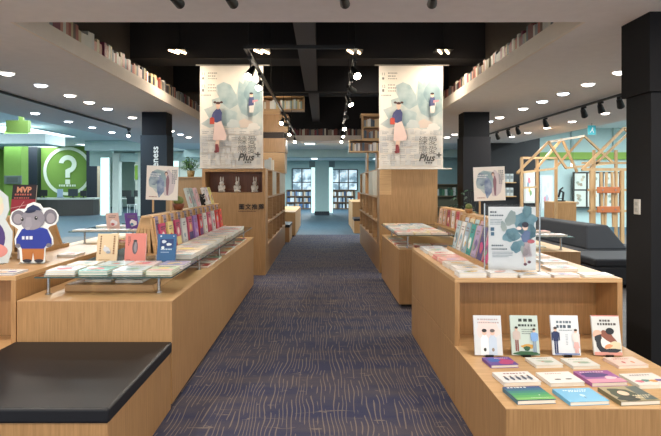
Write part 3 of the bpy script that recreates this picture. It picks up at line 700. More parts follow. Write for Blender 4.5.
for k, (a, b, ra, rb, mm, sd) in enumerate([(235, 120, 70, 50, WC4, 2), (165, 200, 50, 38, WC4, 5), (200, 262, 45, 30, WC4, 8), (250, 175, 42, 58, WC3, 9), (160, 105, 45, 28, WC1, 14), (265, 65, 34, 26, WC3, 6), (120, 150, 30, 16, WC1, 4), (235, 290, 30, 18, WC1, 3), (165, 205, 30, 22, WC3, 31)]):
    mb.fblob(min(max(u_(a), -.1), .105), v_(b), ra/264*W, rb/362*H, mm, sd, rot=.3*k)
mb.fp([(u_(225), v_(325)), (u_(280), v_(320)), (u_(262), v_(235)), (u_(235), v_(235))], P('e3d6dc'))      # skirt
mb.fp([(u_(228), v_(240)), (u_(262), v_(240)), (u_(270), v_(180)), (u_(240), v_(170)), (u_(215), v_(205))], P('5a6f94'))
mb.fe(u_(205), v_(160), .018, .012, P('e6d4d0')); mb.fe(u_(240), v_(152), .02, .026, P('e5c8ba')); mb.fe(u_(240), v_(140), .024, .02, P('2e3040')); mb.fe(u_(272), v_(235), .026, .014, P('b0606a'))
mb.fp([(u_(235), v_(360)), (u_(243), v_(360)), (u_(240), v_(325)), (u_(232), v_(325))], P('e5c8ba')); mb.fe(u_(240), v_(365), .012, .01, P('6a4a5a')); mb.fe(u_(262), v_(352), .012, .01, P('6a4a5a'))
mb.flines(u_(44), u_(82), v_(72), 1, .1, .011, P('4a5a68'), 2); mb.flines(u_(44), u_(116), v_(90), 1, .1, .009, P('4a5a68'), 4); mb.flines(u_(44), u_(108), v_(112), 4, .011, .005, P('95a5b0'), 3)
mb.fr(u_(46), u_(66), v_(175), v_(155), P('466a86')); mb.fr(u_(48), u_(66), v_(202), v_(182), P('466a86')); mb.flines(u_(52), u_(150), v_(262), 1, .1, .01, P('4a5a68'), 2); mb.flines(u_(52), u_(140), v_(282), 1, .1, .009, P('4a5a68'), 4); mb.flines(u_(56), u_(168), v_(298), 4, .011, .005, P('95a5b0'), 3)
part(mb, 'poster_print', t)
for sx in (-.196, .196):
    mb = MB(); mb.cyl((sx, .003, 0), (sx, .003, .5), .006, METAL); mb.cyl((sx, .003, 0), (sx, .003, .01), .02, METAL); part(mb, 'post', t)
# right rack, its poster, cactus and books
rk2 = rack(1.24, 1.42, 4.25, 5.50, .86, 1.22, -1, 'wooden A-frame book rack on the stepped right counter, behind the acrylic stand', 7)
for i, (c, n_, ac) in enumerate([('d23c7c', 'hot pink', '8a2f6e'), ('4a3a78', 'violet', 'c84a86'), ('b8a4c8', 'lilac', '6a5a94'), ('2f9c98', 'teal', 'dfeeea'), ('9ab4c4', 'steel blue', 'e4ecef'), ('e6e6e4', 'white', '88a8b8'), ('c8dce2', 'ice blue', '6a8a9a')]):
    yy = 4.28 + 1.19*(i+.5)/7
    on_rack(rk2, .135, .27, .016, c, yy, .016, '%s book leaning on the wooden rack behind the acrylic stand, facing the aisle' % n_, 'books leaning on the right rack', art_title, artc=ac, seed=i+300)
for i, (c, n_) in enumerate([('c9b48a', 'tan'), ('cfa9b4', 'dusty pink'), ('a9c2c8', 'grey blue'), ('d8c9a8', 'sand'), ('b4b8c4', 'grey')]):
    yy = 4.28 + 1.19*(i+1.5)/7
    on_rack(rk2, .13, .312, .012, c, yy, .0, 'tall %s magazine at the back of the wooden rack behind the acrylic stand' % n_, 'tall magazines on the right rack', art_band, artc='e8e0d8', seed=i+340)
stick_poster(1.56, 5.2, TOP, 1.345, .285, .315, (-.09,), R(-5), 'square watercolour poster on a wooden stick on the right rack', R(-2))
cactus(1.405, 5.36, TOP, .038, 'small round cactus in a tan pot on the right rack', 'a5784c')
# flat books on the right counter top
G2 = 'paperbacks lying on the right counter top'
for i, (x0, c, n_, w) in enumerate([(.955+.1, ['e4e6e8', 'dfe3e6'], 'white', .19), (1.245, ['e6e7e8', 'dde1e4'], 'grey white', .19), (1.46, ['d8dde0', 'e3e5e6'], 'pale grey', .21), (1.68, ['e6d8d2', 'e0dcd8'], 'blush', .18), (1.90, ['dfe6e4', 'e6e6e6'], 'pale mint', .2)]):
    if i == 0: pile(2, w, .135, .016, c, x0-.02, 3.83, .86, 'white paperback at the near left corner of the right counter top', grp=G2, seed=400)
    else: pile(2 if i < 2 else 1, w, .135, .016, c, x0, 3.83, .86, '%s paperback on the front edge of the right counter top' % n_, grp=G2, seed=400+i)
for i, (c, n_) in enumerate([(['e7ebe9', 'c9e0da'], 'pale aqua'), (['efeae6', 'e0dcd8'], 'off-white'), (['e9e4dc', 'f0eeea'], 'ivory'), (['e2a79c', 'ecd9d2'], 'salmon'), (['d98c86', 'e8e4e0'], 'coral'), (['e6dcd2', 'cfd4d8'], 'cream'), (['d4d8da', 'e4e4e4'], 'light grey'), (['c9cfd6', 'e4e4e4'], 'mist blue')]):
    if i == 0: continue
    pile(2, .20, .19, .016, c, 1.055 + .01*(i % 2), 3.80+.215*i, .86, '%s paperback in the aisle-side row of the right counter top' % n_, grp=G2, seed=420+i)
for i, (x, yy, c, n_) in enumerate([(1.78, 4.1, 'e4e2de', 'pale'), (1.86, 4.45, 'cfdde4', 'light blue'), (1.86, 4.8, 'e6c9c0', 'pink'), (1.86, 5.15, 'e9e3cf', 'cream')]):
    lie(.2, .2, .02, c, x, yy, .86, '%s paperback right of the acrylic stand on the right counter' % n_, group=G2, art=art_title, artc='9ab0b8', seed=i+440)
# glass shelf of the second right counter
cc = [('e6dcd8', 'beige'), ('d9e0e4', 'pale blue'), ('e7c9b9', 'peach'), ('dfa79f', 'pink'), ('efece8', 'white'), ('e3d3a4', 'pale yellow'), ('b9cfcf', 'grey green'), ('8fb0c4', 'blue')]
col_n = ['aisle-side column', 'middle column', 'third column']
for j, x in enumerate((1.04, 1.25, 1.46)):
    for i in range(8):
        c, n_ = cc[(i*3+j*5) % 8]
        lie(.19, .2, .02, c, x, 6.92+.225*i, GZ, '%s paperback, second right glass shelf, %s, %s from the front' % (n_, col_n[j], ordn[i]), group='paperbacks on the second right glass shelf', art=art_title, artc=cc[(i+j) % 8][0], seed=i+j*20+500)
for i in range(5):
    c, n_ = [('a8403a', 'red'), ('3f5f94', 'navy blue'), ('6fa8ac', 'turquoise'), ('d8d4cc', 'off-white'), ('c98a7a', 'salmon')][i]
    lie(.2, .2, .025, c, [1.27, 1.49, 1.71, 1.3, 1.52][i], [6.88, 6.88, 6.9, 7.15, 7.15][i], .70, '%s book lying under the second right glass shelf' % n_, group='books under the second right glass shelf', art=art_title, artc='e4e0d8', seed=i+540)
for i in range(6):
    c, n_ = [('d8c9c0', 'beige'), ('b8504a', 'brick red'), ('dfe2e2', 'white'), ('d99a8a', 'salmon'), ('c9d4d8', 'pale blue'), ('e0d2a8', 'straw')][i]
    lie(.2, .17, .02, c, 1.06, 7.06+.215*i, .70, '%s book lying along the aisle edge below the second right glass shelf' % n_, group='books under the second right glass shelf', art=art_title, artc='b0a8a8', seed=i+740)
rk3 = rack(1.76, 1.885, 7.05, 8.7, GZ, 1.15, -1, 'wooden book rack on the second right glass shelf', 6)
for i, (c, n_) in enumerate([('ded2d6', 'pale rose'), ('c9566e', 'raspberry'), ('e6dede', 'white'), ('b8526a', 'wine red'), ('e0b8a8', 'peach'), ('e3c3b4', 'sand pink')]):
    yy = 7.08 + 1.59*(i+.5)/6
    on_rack(rk3, .17, .235, .02, c, yy, .0, '%s book leaning on the rack of the second right counter' % n_, 'books leaning on the second right rack', art_title, artc='f0e4e0', seed=i+560)
# glass shelf near sofa
for i in range(6):
    c, n_ = cc[(i*5+2) % 8]
    lie(.24, .2, .02, c, [2.3, 2.56, 2.82][i % 3], [6.7, 7.2][i//3], GZ, '%s paperback on the small glass shelf in front of the sofa' % n_, group='paperbacks on the glass shelf near the sofa', art=art_title, artc='b87a7a', seed=i+600)
for i in range(3):
    c, n_ = [('b0483e', 'red'), ('dcd8d0', 'off-white'), ('c8a06a', 'tan')][i]
    lie(.24, .2, .02, c, [2.42, 2.68, 2.74][i], [6.75, 6.98, 6.68][i] + (.0 if i < 2 else .0), .70, '%s book lying under the small glass shelf near the sofa' % n_, group='books under the glass shelf near the sofa', seed=i+620) if i != 2 else None
# left rear glass shelf
for i, (x, c, n_) in enumerate([(-2.86, 'dcb8ac', 'pink'), (-2.60, '6a4a94', 'violet')]):
    book(.17, .24, .02, c, (x, 7.7, GZ+.008), (R(-25), 0, R(35)), '%s book propped up on the glass shelf behind the elephant cutout' % n_, 'books propped on the rear left glass shelf', art_title, artc='e8e0e4', seed=i+640)
for i in range(6):
    c, n_ = [('e3e4e4', 'white'), ('e0d6d0', 'beige'), ('cfdcdc', 'pale teal'), ('dcc9c4', 'rose beige'), ('ece8e0', 'ivory'), ('c8d4e0', 'light blue')][i]
    lie(.22, .2, .02, c, -3.2+.25*(i % 4) if i < 4 else -3.2+.3*(i-4), 7.42 if i < 4 else 8.2, GZ, '%s book lying on the glass shelf behind the elephant cutout' % n_, group='books lying on the rear left glass shelf', art=art_title, artc='b87a7a', seed=i+650)
for i in range(3):
    c, n_ = [('b0303a', 'red'), ('c95a6a', 'crimson'), ('e0d8d0', 'cream')][i]
    lie(.22, .2, .02, c, -2.9+.25*i, 7.64, .70, '%s book lying under the glass shelf behind the elephant cutout' % n_, group='books under the rear left glass shelf', art=art_title, artc='f0e8e0', seed=i+670)

# ------------------------------------------------------------------ things on the far-left counter
def standee_elephant():
    t = thing('elephant_cutout', (-2.235, 4.35, .888), 'flat cutout of a grey elephant in a blue sweater and navy cap', 'cutout')
    S = .475/292.0
    def q(px, py): return ((px-163)*S, (400-py)*S)     # crop pixels (0..291)x(0..436), feet at y=400
    mb = MB()
    out = [(118,402),(96,395),(92,340),(72,322),(68,285),(86,240),(70,228),(50,215),(46,185),(56,158),(84,143),(118,142),(132,120),(160,110),(190,118),(204,138),(236,136),(262,148),(278,172),(276,200),(262,218),(236,226),(228,236),(252,280),(254,312),(236,326),(216,330),(214,395),(200,404)]
    mb.prism([q(*p) for p in out][::-1], 'y', 0, .006, P('eef2f2', .3)); part(mb, 'backing', t)
    mb = MB(); mb.lay = 1; mb.STEP = .0005
    def E(px, py, a, b, c, rot=0): u, v = q(px, py); mb.fe(u, v, a*S, b*S, P(c), rot)
    def PG(pts, c): mb.fp([q(*p) for p in pts], P(c))
    E(88, 185, 34, 36, '77747f'); E(240, 180, 32, 36, '77747f'); E(86, 190, 22, 24, 'a09aa2'); E(242, 186, 20, 24, 'a09aa2')
    PG([(104,330),(212,330),(208,385),(164,390),(158,350),(152,390),(108,388)], 'b5713a')
    E(130, 390, 22, 8, '2b2c38'); E(186, 390, 22, 8, '2b2c38')
    PG([(105,240),(125,232),(205,232),(226,240),(246,285),(248,312),(222,316),(210,332),(104,332),(96,318),(78,318),(78,285)], '25389a')
    E(160, 236, 42, 8, '2f45ac'); E(86, 318, 13, 10, '77747f'); E(234, 316, 13, 10, '77747f')
    E(160, 190, 56, 50, '8b8893'); E(150, 215, 46, 28, '94909a')
    PG([(128,182),(150,182),(154,222),(142,240),(128,240),(120,222)], '9d99a4'); E(134, 236, 12, 7, 'aaa6b0')
    E(108, 192, 7, 9, '17171d'); E(174, 186, 7, 9, '17171d'); E(106, 189, 2, 3, 'ffffff'); E(176, 183, 2, 3, 'ffffff')
    PG([(128,158),(132,138),(160,122),(186,132),(204,150),(180,148),(150,150)], '27335c'); E(148, 154, 26, 7, '1e2848', .15)
    mb.flines(q(108, 0)[0], q(172, 0)[0], q(0, 288)[1], 1, .1, .026, P('dfe5f5'), 4)
    part(mb, 'print', t)
    mb = MB(); mb.box(-.10, .10, -.04, .05, 0, .0045, ACRYL); part(mb, 'base', t)
standee_elephant()
t = thing('character_cutout', (-2.56, 4.35, .881), 'flat cutout of a figure in a violet top, cropped by the left picture edge', 'cutout')
mb = MB(); mb.prism([(-.12, .005), (.12, .005), (.15, .1), (.155, .25), (.10, .34), (.13, .42), (.12, .52), (.05, .58), (-.05, .58), (-.13, .5), (-.1, .34), (-.15, .25), (-.15, .1)][::-1][::-1], 'y', 0, .006, P('cdd6d8', .3)); part(mb, 'backing', t)
mb = MB(); mb.lay = 1; mb.fe(0, .20, .10, .13, P('4c3a7a')); mb.fe(0, .44, .09, .09, P('e3d6c2')); mb.fe(0, .10, .12, .06, P('d8908a')); mb.fe(0, .49, .085, .05, P('d9dcc0')); part(mb, 'print', t)
mb = MB(); mb.box(-.10, .10, -.04, .05, 0, .0045, ACRYL); part(mb, 'base', t)
# rack with the dark red poster book
rack(-2.54, -2.74, 4.95, 5.6, .88, 1.22, 1, 'short wooden book rack behind the elephant cutout', 3)
def art_mvp(m, w, h, c, s):
    m.fr(-w*.5, w*.5, h*.5, h, P('2b1c22')); m.fr(-w*.5, w*.5, 0, h*.5, P('a02a38')); m.ftext('MVP', -w*.32, h*.74, h*.26, P('e09a78'), bold=.003)
    m.flines(-w*.38, w*.38, h*.63, 1, .1, h*.06, P('c46a5a'), 3); m.flines(-w*.4, w*.4, h*.52, 1, .1, h*.05, P('b85a50'), 5)
    m.fp([(-w*.5, h*.18), (w*.5, h*.36), (w*.5, h*.38), (-w*.5, h*.20)], P('d8a0a0')); m.fp([(-w*.3, h*.02), (-w*.27, h*.02), (w*.05, h*.42), (w*.02, h*.42)], P('d8a0a0'))
book(.22, .27, .02, '2b1c22', (-2.73, 5.1, TOP+.006), (R(-10), 0, 0), 'dark red book marked MVP standing behind the elephant cutout', None, art_mvp)
lie(.26, .19, .012, '8f9ec4', -2.22, 3.80, .88, 'glossy blue magazine lying in front of the elephant cutout', art=art_floral, yaw=0)
lie(.22, .17, .012, 'c9c4b4', -2.52, 3.82, .88, 'grey beige magazine lying at the left edge in front of the cutouts', art=art_title, artc='6a7a9a', seed=4)
lie(.16, .2, .02, 'e2c4bc', -2.2+.03, 4.75, .88, 'pale pink book lying right of the elephant cutout', art=art_title, artc='c88a7a', seed=9)
lie(.2, .24, .03, '8c8c56', -2.72, 4.50, .88, 'olive book lying behind the cropped figure cutout', art=art_title, artc='c8c08a', seed=11)
book(.15, .22, .018, 'b8aeb4', (-2.43, 4.62, .888), (R(-14), 0, R(20)), 'grey pink book standing half hidden behind the elephant cutout', None, art_title, artc='c85a6a', seed=12)

# ------------------------------------------------------------------ bookcases
def bookcase(x0, x1, y0, yf, y1, z1, side, label, niche):
    """side=+1: cubbies open to +x. front module y0..yf, cubby module yf..y1"""
    t = thing('bookcase', ((x0+x1)/2, (y0+y1)/2, 0), label, 'bookcase'); o = t.location; b = .03
    mb = MB(o)
    if niche:
        nz0, nz1 = 1.36, 1.70
        mb.box(x0, x1, y0, yf, 0, nz0, OAK); mb.box(x0, x1, y0, yf, nz1, z1, OAK); mb.box(x0, x0+.05, y0, yf, nz0, nz1, OAK); mb.box(x1-.05, x1, y0, yf, nz0, nz1, OAK)
        part(mb, 'front_body', t)
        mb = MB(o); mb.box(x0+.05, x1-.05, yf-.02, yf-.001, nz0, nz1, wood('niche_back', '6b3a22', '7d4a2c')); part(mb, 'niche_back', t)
    else:
        mb.box(x0, x1, y0, yf, 0, z1, OAK); part(mb, 'front_body', t)
        mb = MB(o)
        mb.box(x0, x0+.2, y0-.006, y0, 1.32, z1, OAKL); part(mb, 'front_panel', t)
    xo = x1 if side > 0 else x0; xb = x0 if side > 0 else x1
    mb = MB(o); d = .32*side
    mb.box(xb, xo-d, yf, y1, 0, z1, OAK); part(mb, 'rear_body', t)
    rows = [0, .47, .845, 1.28, z1]
    mb = MB(o); mb.box(xo-d, xo, yf, y1, 0, .47, OAK); part(mb, 'plinth', t)
    for z in rows[1:]:
        mb = MB(o); mb.box(xo-d+.0005*side, xo+.006*side, yf+.001, y1, z-.02, z+.012 if z < z1 else z, OAKL); part(mb, 'shelf', t)
    n = 5; w = (y1-yf)/n
    for k in range(n+1):
        yy = yf + w*k
        mb = MB(o); mb.box(xo-d+.001*side, xo-.001*side, yy-.02 if k else yy, yy+.02 if k < n else yy+.001, .47, z1-.02, OAKL); part(mb, 'divider', t)
    for k in (1, 3, 4) if side > 0 else (0, 1, 3):
        mb = MB(o); mb.box(xo-.012*side, xo+.004*side, yf+w*k+.02, yf+w*(k+1)-.02, 1.292, z1-.02, P('d8d3c2')); part(mb, 'white_door', t)
    r_ = random.Random(5+side)
    sidew = 'left' if side > 0 else 'right'
    for rI, z in enumerate(rows[1:3]):
        for k in range(n):
            c, n_ = [('efe9df', 'cream'), ('e4e6e6', 'white'), ('e0c9b4', 'beige'), ('c9d4da', 'pale blue')][r_.randrange(4)]
            book(.15, .2, .02, c, (xo-.10*side, yf+w*(k+.5)-.1, z+.0335), (LIE, 0, R(90*side)), '%s book lying in the %s bookcase, %s row, %s compartment' % (n_, sidew, ['lower', 'upper'][rI], ordn[k]), 'books lying in the %s bookcase' % sidew, detail=False, seed=k)
            if (k+rI) % 2: 
                c, n_ = [('b8604a', 'rust'), ('8a9a9c', 'grey'), ('d9c48a', 'yellow')][r_.randrange(3)]
                book(.14, .2, .02, c, (xo-.2*side, yf+w*(k+.5)+.18, z+.02), (R(-8), 0, R(90*side)), '%s book standing in the %s bookcase, %s row, %s compartment' % (n_, sidew, ['lower', 'upper'][rI], ordn[k]), 'books standing in the %s bookcase' % sidew, detail=False, seed=k)
    return t
bl = bookcase(-1.97, -.93, 9.2, 9.6, 14.1, 1.76, 1, 'tall oak bookcase with a figurine niche left of the aisle', True)
mb = MB(bl.location); mb.M = Matrix.Translation((-1.37, 9.198, 0)); mb.STEP = .003
for k, ch in enumerate('圖文推薦'): mb.ftext(ch, k*.108, 1.09, .098, mat('1d1512', .5), bold=.002)
mb.flines(.0, .30, 1.045, 1, .1, .016, mat('6b4a34', .5), 3)
part(mb, 'lettering', bl)
bookcase(.97, 1.95, 9.45, 9.85, 14.3, 1.76, -1, 'tall oak bookcase with plain front right of the aisle', False)
for x, l in ((-1.68, 'left of the three'), (-1.42, 'middle of the three'), (-1.13, 'right of the three')):
    plush(x, 9.36, 1.361, 'grey rabbit figurine in the bookcase niche, ' + l, c='d9d3ca', s=1.4, rz=.3, bunny=True)
# lower tan cabinet with plant
t = thing('cabinet', (-2.3, 9.7, 0), 'low tan cabinet under a leafy potted plant, left of the figurine bookcase', 'cabinet')
mb = MB(t.location); mb.box(-2.62, -1.98, 9.4, 10.0, 0, 1.60, wood('tan_panel', '8f7352', 'a08562')); part(mb, 'body', t)
mb = MB(t.location); mb.box(-2.64, -1.98, 9.38, 10.0, 1.60, 1.62, wood('tan_top', '9a7d5a', 'a98c66')); part(mb, 'top', t)
def leafy(x, y, z, r, hgt, n, label, potc, c1, c2, pr=.07, ph=.11):
    t = thing('potted_plant', (x, y, z+.001), label, 'plant')
    mb = MB(); mb.lathe((0, 0, 0), [(pr*.75, 0), (pr, ph), (pr*.88, ph), (pr*.85, ph*.85)], P(potc)); part(mb, 'pot', t)
    r_ = random.Random(int(x*100)); mb = MB(); stems = MB()
    for i in range(n):
        a = r_.uniform(0, 6.28); e = r_.uniform(.15, 1.2); L = r*r_.uniform(.6, 1.1)
        d = Vector((math.cos(a)*math.sin(e), math.sin(a)*math.sin(e), math.cos(e)*hgt/r)); tip = Vector((0, 0, ph*.8)) + d*L
        stems.cyl((0, 0, ph*.8), tip, .003, P(c2), 5)
        for j in range(3):
            p = Vector((0, 0, ph*.8)) + d*L*(.5+.25*j); b = a + r_.uniform(-1, 1); ll = r*.38; side_ = Vector((-math.sin(b), math.cos(b), 0)); fw = Vector((math.cos(b), math.sin(b), r_.uniform(-.5, .5)))
            vs = [p, p+fw*ll*.4+side_*ll*.22, p+fw*ll*.45+Vector((0, 0, ll*.1)), p+fw*ll*.4-side_*ll*.22, p+fw*ll+Vector((0, 0, -ll*.2))]
            mb.add(vs, [(0, 1, 2), (0, 2, 3), (1, 4, 2), (2, 4, 3)], P(r_.choice([c1, c2])))
    part(mb, 'foliage', t); part(stems, 'stems', t)
leafy(-2.26, 9.65, 1.62, .2, .24, 40, 'leafy green plant in a tan pot on the low cabinet', 'a58e5e', '5f8a48', '3f6a38')
leafy(2.38, 9.4, 0, .4, 1.0, 60, 'dark leafy floor plant beside the right pillar', '3a3028', '24402c', '1b3022', .16, .45)

# ------------------------------------------------------------------ stacked boxes on the bookcases
def shelf_books(x0, x1, y, z, hmin, hmax, pal, fmt, group, face=0, tmin=.02, tmax=.05, d=.15, start=0):
    """row of single books with their spines toward -y (face=0)"""
    x = x0; i = 0
    while x < x1-.02:
        t = rnd.uniform(tmin, tmax); h = rnd.uniform(hmin, hmax); c, n_ = pal[rnd.randrange(len(pal))]
        mb = MB((x+t/2, y, z)); mb.box(x, x+t-.001, y, y+d, z+.0005, z+h, P(c)); mb.box(x+.002, x+t-.003, y+.002, y+d, z+h, z+h+.0008, PAGE)
        o = mb.build('book'); tag(o, fmt % (n_, ordinal(i)), 'book', group)
        x += t; i += 1
_t = ['', 'twenty', 'thirty', 'forty', 'fifty', 'sixty', 'seventy', 'eighty', 'ninety']
def ordinal(i):
    i += 1
    if i <= 20: return ordn[i-1]
    a, b = divmod(i, 10); tens = ['', '', 'twenty', 'thirty', 'forty', 'fifty', 'sixty', 'seventy', 'eighty', 'ninety'][a % 10]
    pre = 'hundred ' if i >= 100 else ''
    if i >= 100:
        i -= 100; 
        return 'hundred and ' + (ordinal(i-1) if i else 'last')
    return tens[:-1]+'ieth' if b == 0 else tens + '-' + ordn[b-1]
PAL = [('7a3030', 'dark red'), ('c9b48e', 'tan'), ('e0dcd0', 'cream'), ('8a8f94', 'grey'), ('b05a4a', 'brick red'), ('4a5a6a', 'slate'), ('d8d4d0', 'white'), ('6a4a3a', 'brown'), ('c98a7a', 'salmon'), ('a9a48a', 'khaki'), ('e8e0d4', 'ivory'), ('ddc9c4', 'blush'), ('3f3f48', 'charcoal'), ('8a3a50', 'maroon')]
t = thing('stacked_boxes', (-1.35, 13.55, 1.761), 'tower of stacked oak boxes topped by a book box, standing on the left bookcase', 'shelving'); o = t.location
YB = 13.2
for k, (x0, x1, z0, z1, m_) in enumerate([(-1.9, -.88, 1.762, 2.24, OAKL), (-1.8, -.86, 2.25, 2.58, OAK), (-1.7, -.90, 2.585, 2.72, mat('2a1d16', .6)), (-1.85, -.80, 2.725, 3.14, OAK), (-1.6, -1.0, 3.145, 3.24, OAKL)]):  # lowest box paler as if lit; dark block paints the gap's shade
    mb = MB(o); mb.box(x0, x1, YB, YB+.8, z0, z1, m_); part(mb, 'box', t)
mb = MB(o)
for (a, b, c, d) in ((-1.6, -.42, 3.245, 3.27), (-1.6, -.42, 3.55, 3.575), (-1.6, -1.575, 3.27, 3.55), (-.445, -.42, 3.27, 3.55)): mb.box(a, b, YB, YB+.4, c, d, OAKL)
mb.box(-1.575, -.445, YB+.37, YB+.4, 3.27, 3.55, OAK); part(mb, 'book_box', t)
WP = [('e8dfc6', 'cream'), ('f0ece0', 'white'), ('d9c48a', 'yellow'), ('cfd8da', 'pale grey'), ('c9a07a', 'tan'), ('9ab0a8', 'sage')]
shelf_books(-1.37, -.47, YB+.03, 3.271, .16, .24, WP, '%s book in the high cantilevered box on the left, %s from the left', 'books in the high left box', tmin=.03, tmax=.06)
# small books on the left bookcase top
shelf_books(-1.2, -.98, 11.0, 1.761, .2, .28, WP, '%s book standing on top of the figurine bookcase, %s from the left', 'books on the left bookcase top', tmin=.03, tmax=.05)
t = thing('stacked_boxes', (1.3, 13.5, 1.761), 'open oak shelf boxes stacked high on the right bookcase', 'shelving'); o = t.location
mb = MB(o); mb.box(1.3, 1.34, YB, YB+.5, 1.762, 2.25, OAK); mb.box(1.06, 1.10, YB, YB+.5, 1.762, 2.25, OAK); part(mb, 'upright', t)
mb = MB(o)
for (a, b, c, d) in ((.64, 1.95, 2.25, 2.28), (.64, 1.95, 2.52, 2.55), (.64, .67, 2.28, 2.52), (1.92, 1.95, 2.28, 2.52)): mb.box(a, b, YB, YB+.4, c, d, OAKL)
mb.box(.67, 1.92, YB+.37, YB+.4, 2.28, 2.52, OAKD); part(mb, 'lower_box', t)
mb = MB(o)
for (a, b, c, d) in ((.95, 1.6, 2.555, 2.58), (.92, 1.6, 3.1, 3.16), (.95, .98, 2.58, 3.1), (1.57, 1.6, 2.58, 3.1), (.98, 1.57, 2.83, 2.85)): mb.box(a, b, YB, YB+.4, c, d, OAKL)
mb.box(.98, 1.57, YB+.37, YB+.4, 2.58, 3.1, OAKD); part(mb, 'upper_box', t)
DP = [('4a5a6a', 'slate'), ('8a8f94', 'grey'), ('c9b48e', 'tan'), ('6a4a3a', 'brown'), ('d8d4d0', 'white'), ('3a4a5c', 'dark blue')]
shelf_books(.69, 1.4, YB+.04, 2.281, .15, .21, DP, '%s book in the lower high shelf box on the right, %s from the left', 'books in the lower right box', tmin=.03, tmax=.06)
shelf_books(1.0, 1.45, YB+.04, 2.851, .14, .2, DP, '%s book in the topmost shelf box on the right, %s from the left', 'books in the topmost right box', tmin=.03, tmax=.06)
shelf_books(1.0, 1.45, YB+.04, 2.581, .14, .2, DP, '%s book in the middle shelf box on the right, %s from the left', 'books in the middle right box', tmin=.03, tmax=.06)

# ------------------------------------------------------------------ books on the ceiling ledge
def ledge(side, ya, yb, x, group, sname):
    y = ya; i = 0
    while y < yb:
        t = rnd.choice([rnd.uniform(.045, .07), rnd.uniform(.06, .10)]); h = rnd.uniform(.17, .24); c, n_ = PAL[rnd.randrange(len(PAL))]
        x0, x1 = (x-.16, x) if side < 0 else (x, x+.16)
        mb = MB(((x0+x1)/2, y+t/2, 2.95)); mb.box(x0, x1, y, y+t-.002, 2.9505, 2.95+h, P(c)); mb.box(x0+.003, x1-.003, y+.004, y+t-.006, 2.95+h, 2.951+h, PAGE)
        tag(mb.build('book'), '%s book on the %s, %s from the near end' % (n_, sname, ordinal(i)), 'book', group)
        y += t
        if rnd.random() < .04: y += .08
        i += 1
ledge(-1, 4.9, 12.3, -2.57, 'books on the left ceiling ledge', 'left ceiling ledge')
ledge(1, 4.9, 10.0, 2.19, 'books on the right ceiling ledge', 'right ceiling ledge')
RP = [('5a2424', 'dark red'), ('3a2420', 'dark brown'), ('c9c0b0', 'cream'), ('7a3a30', 'brick'), ('44404a', 'charcoal'), ('8a7a6a', 'taupe'), ('7a2a34', 'wine')]
shelf_books(-1.05, 1.6, 16.86, 2.951, .17, .22, RP, '%s book on the far ceiling ledge, %s from the left', 'books on the far ceiling ledge', tmin=.035, tmax=.07)

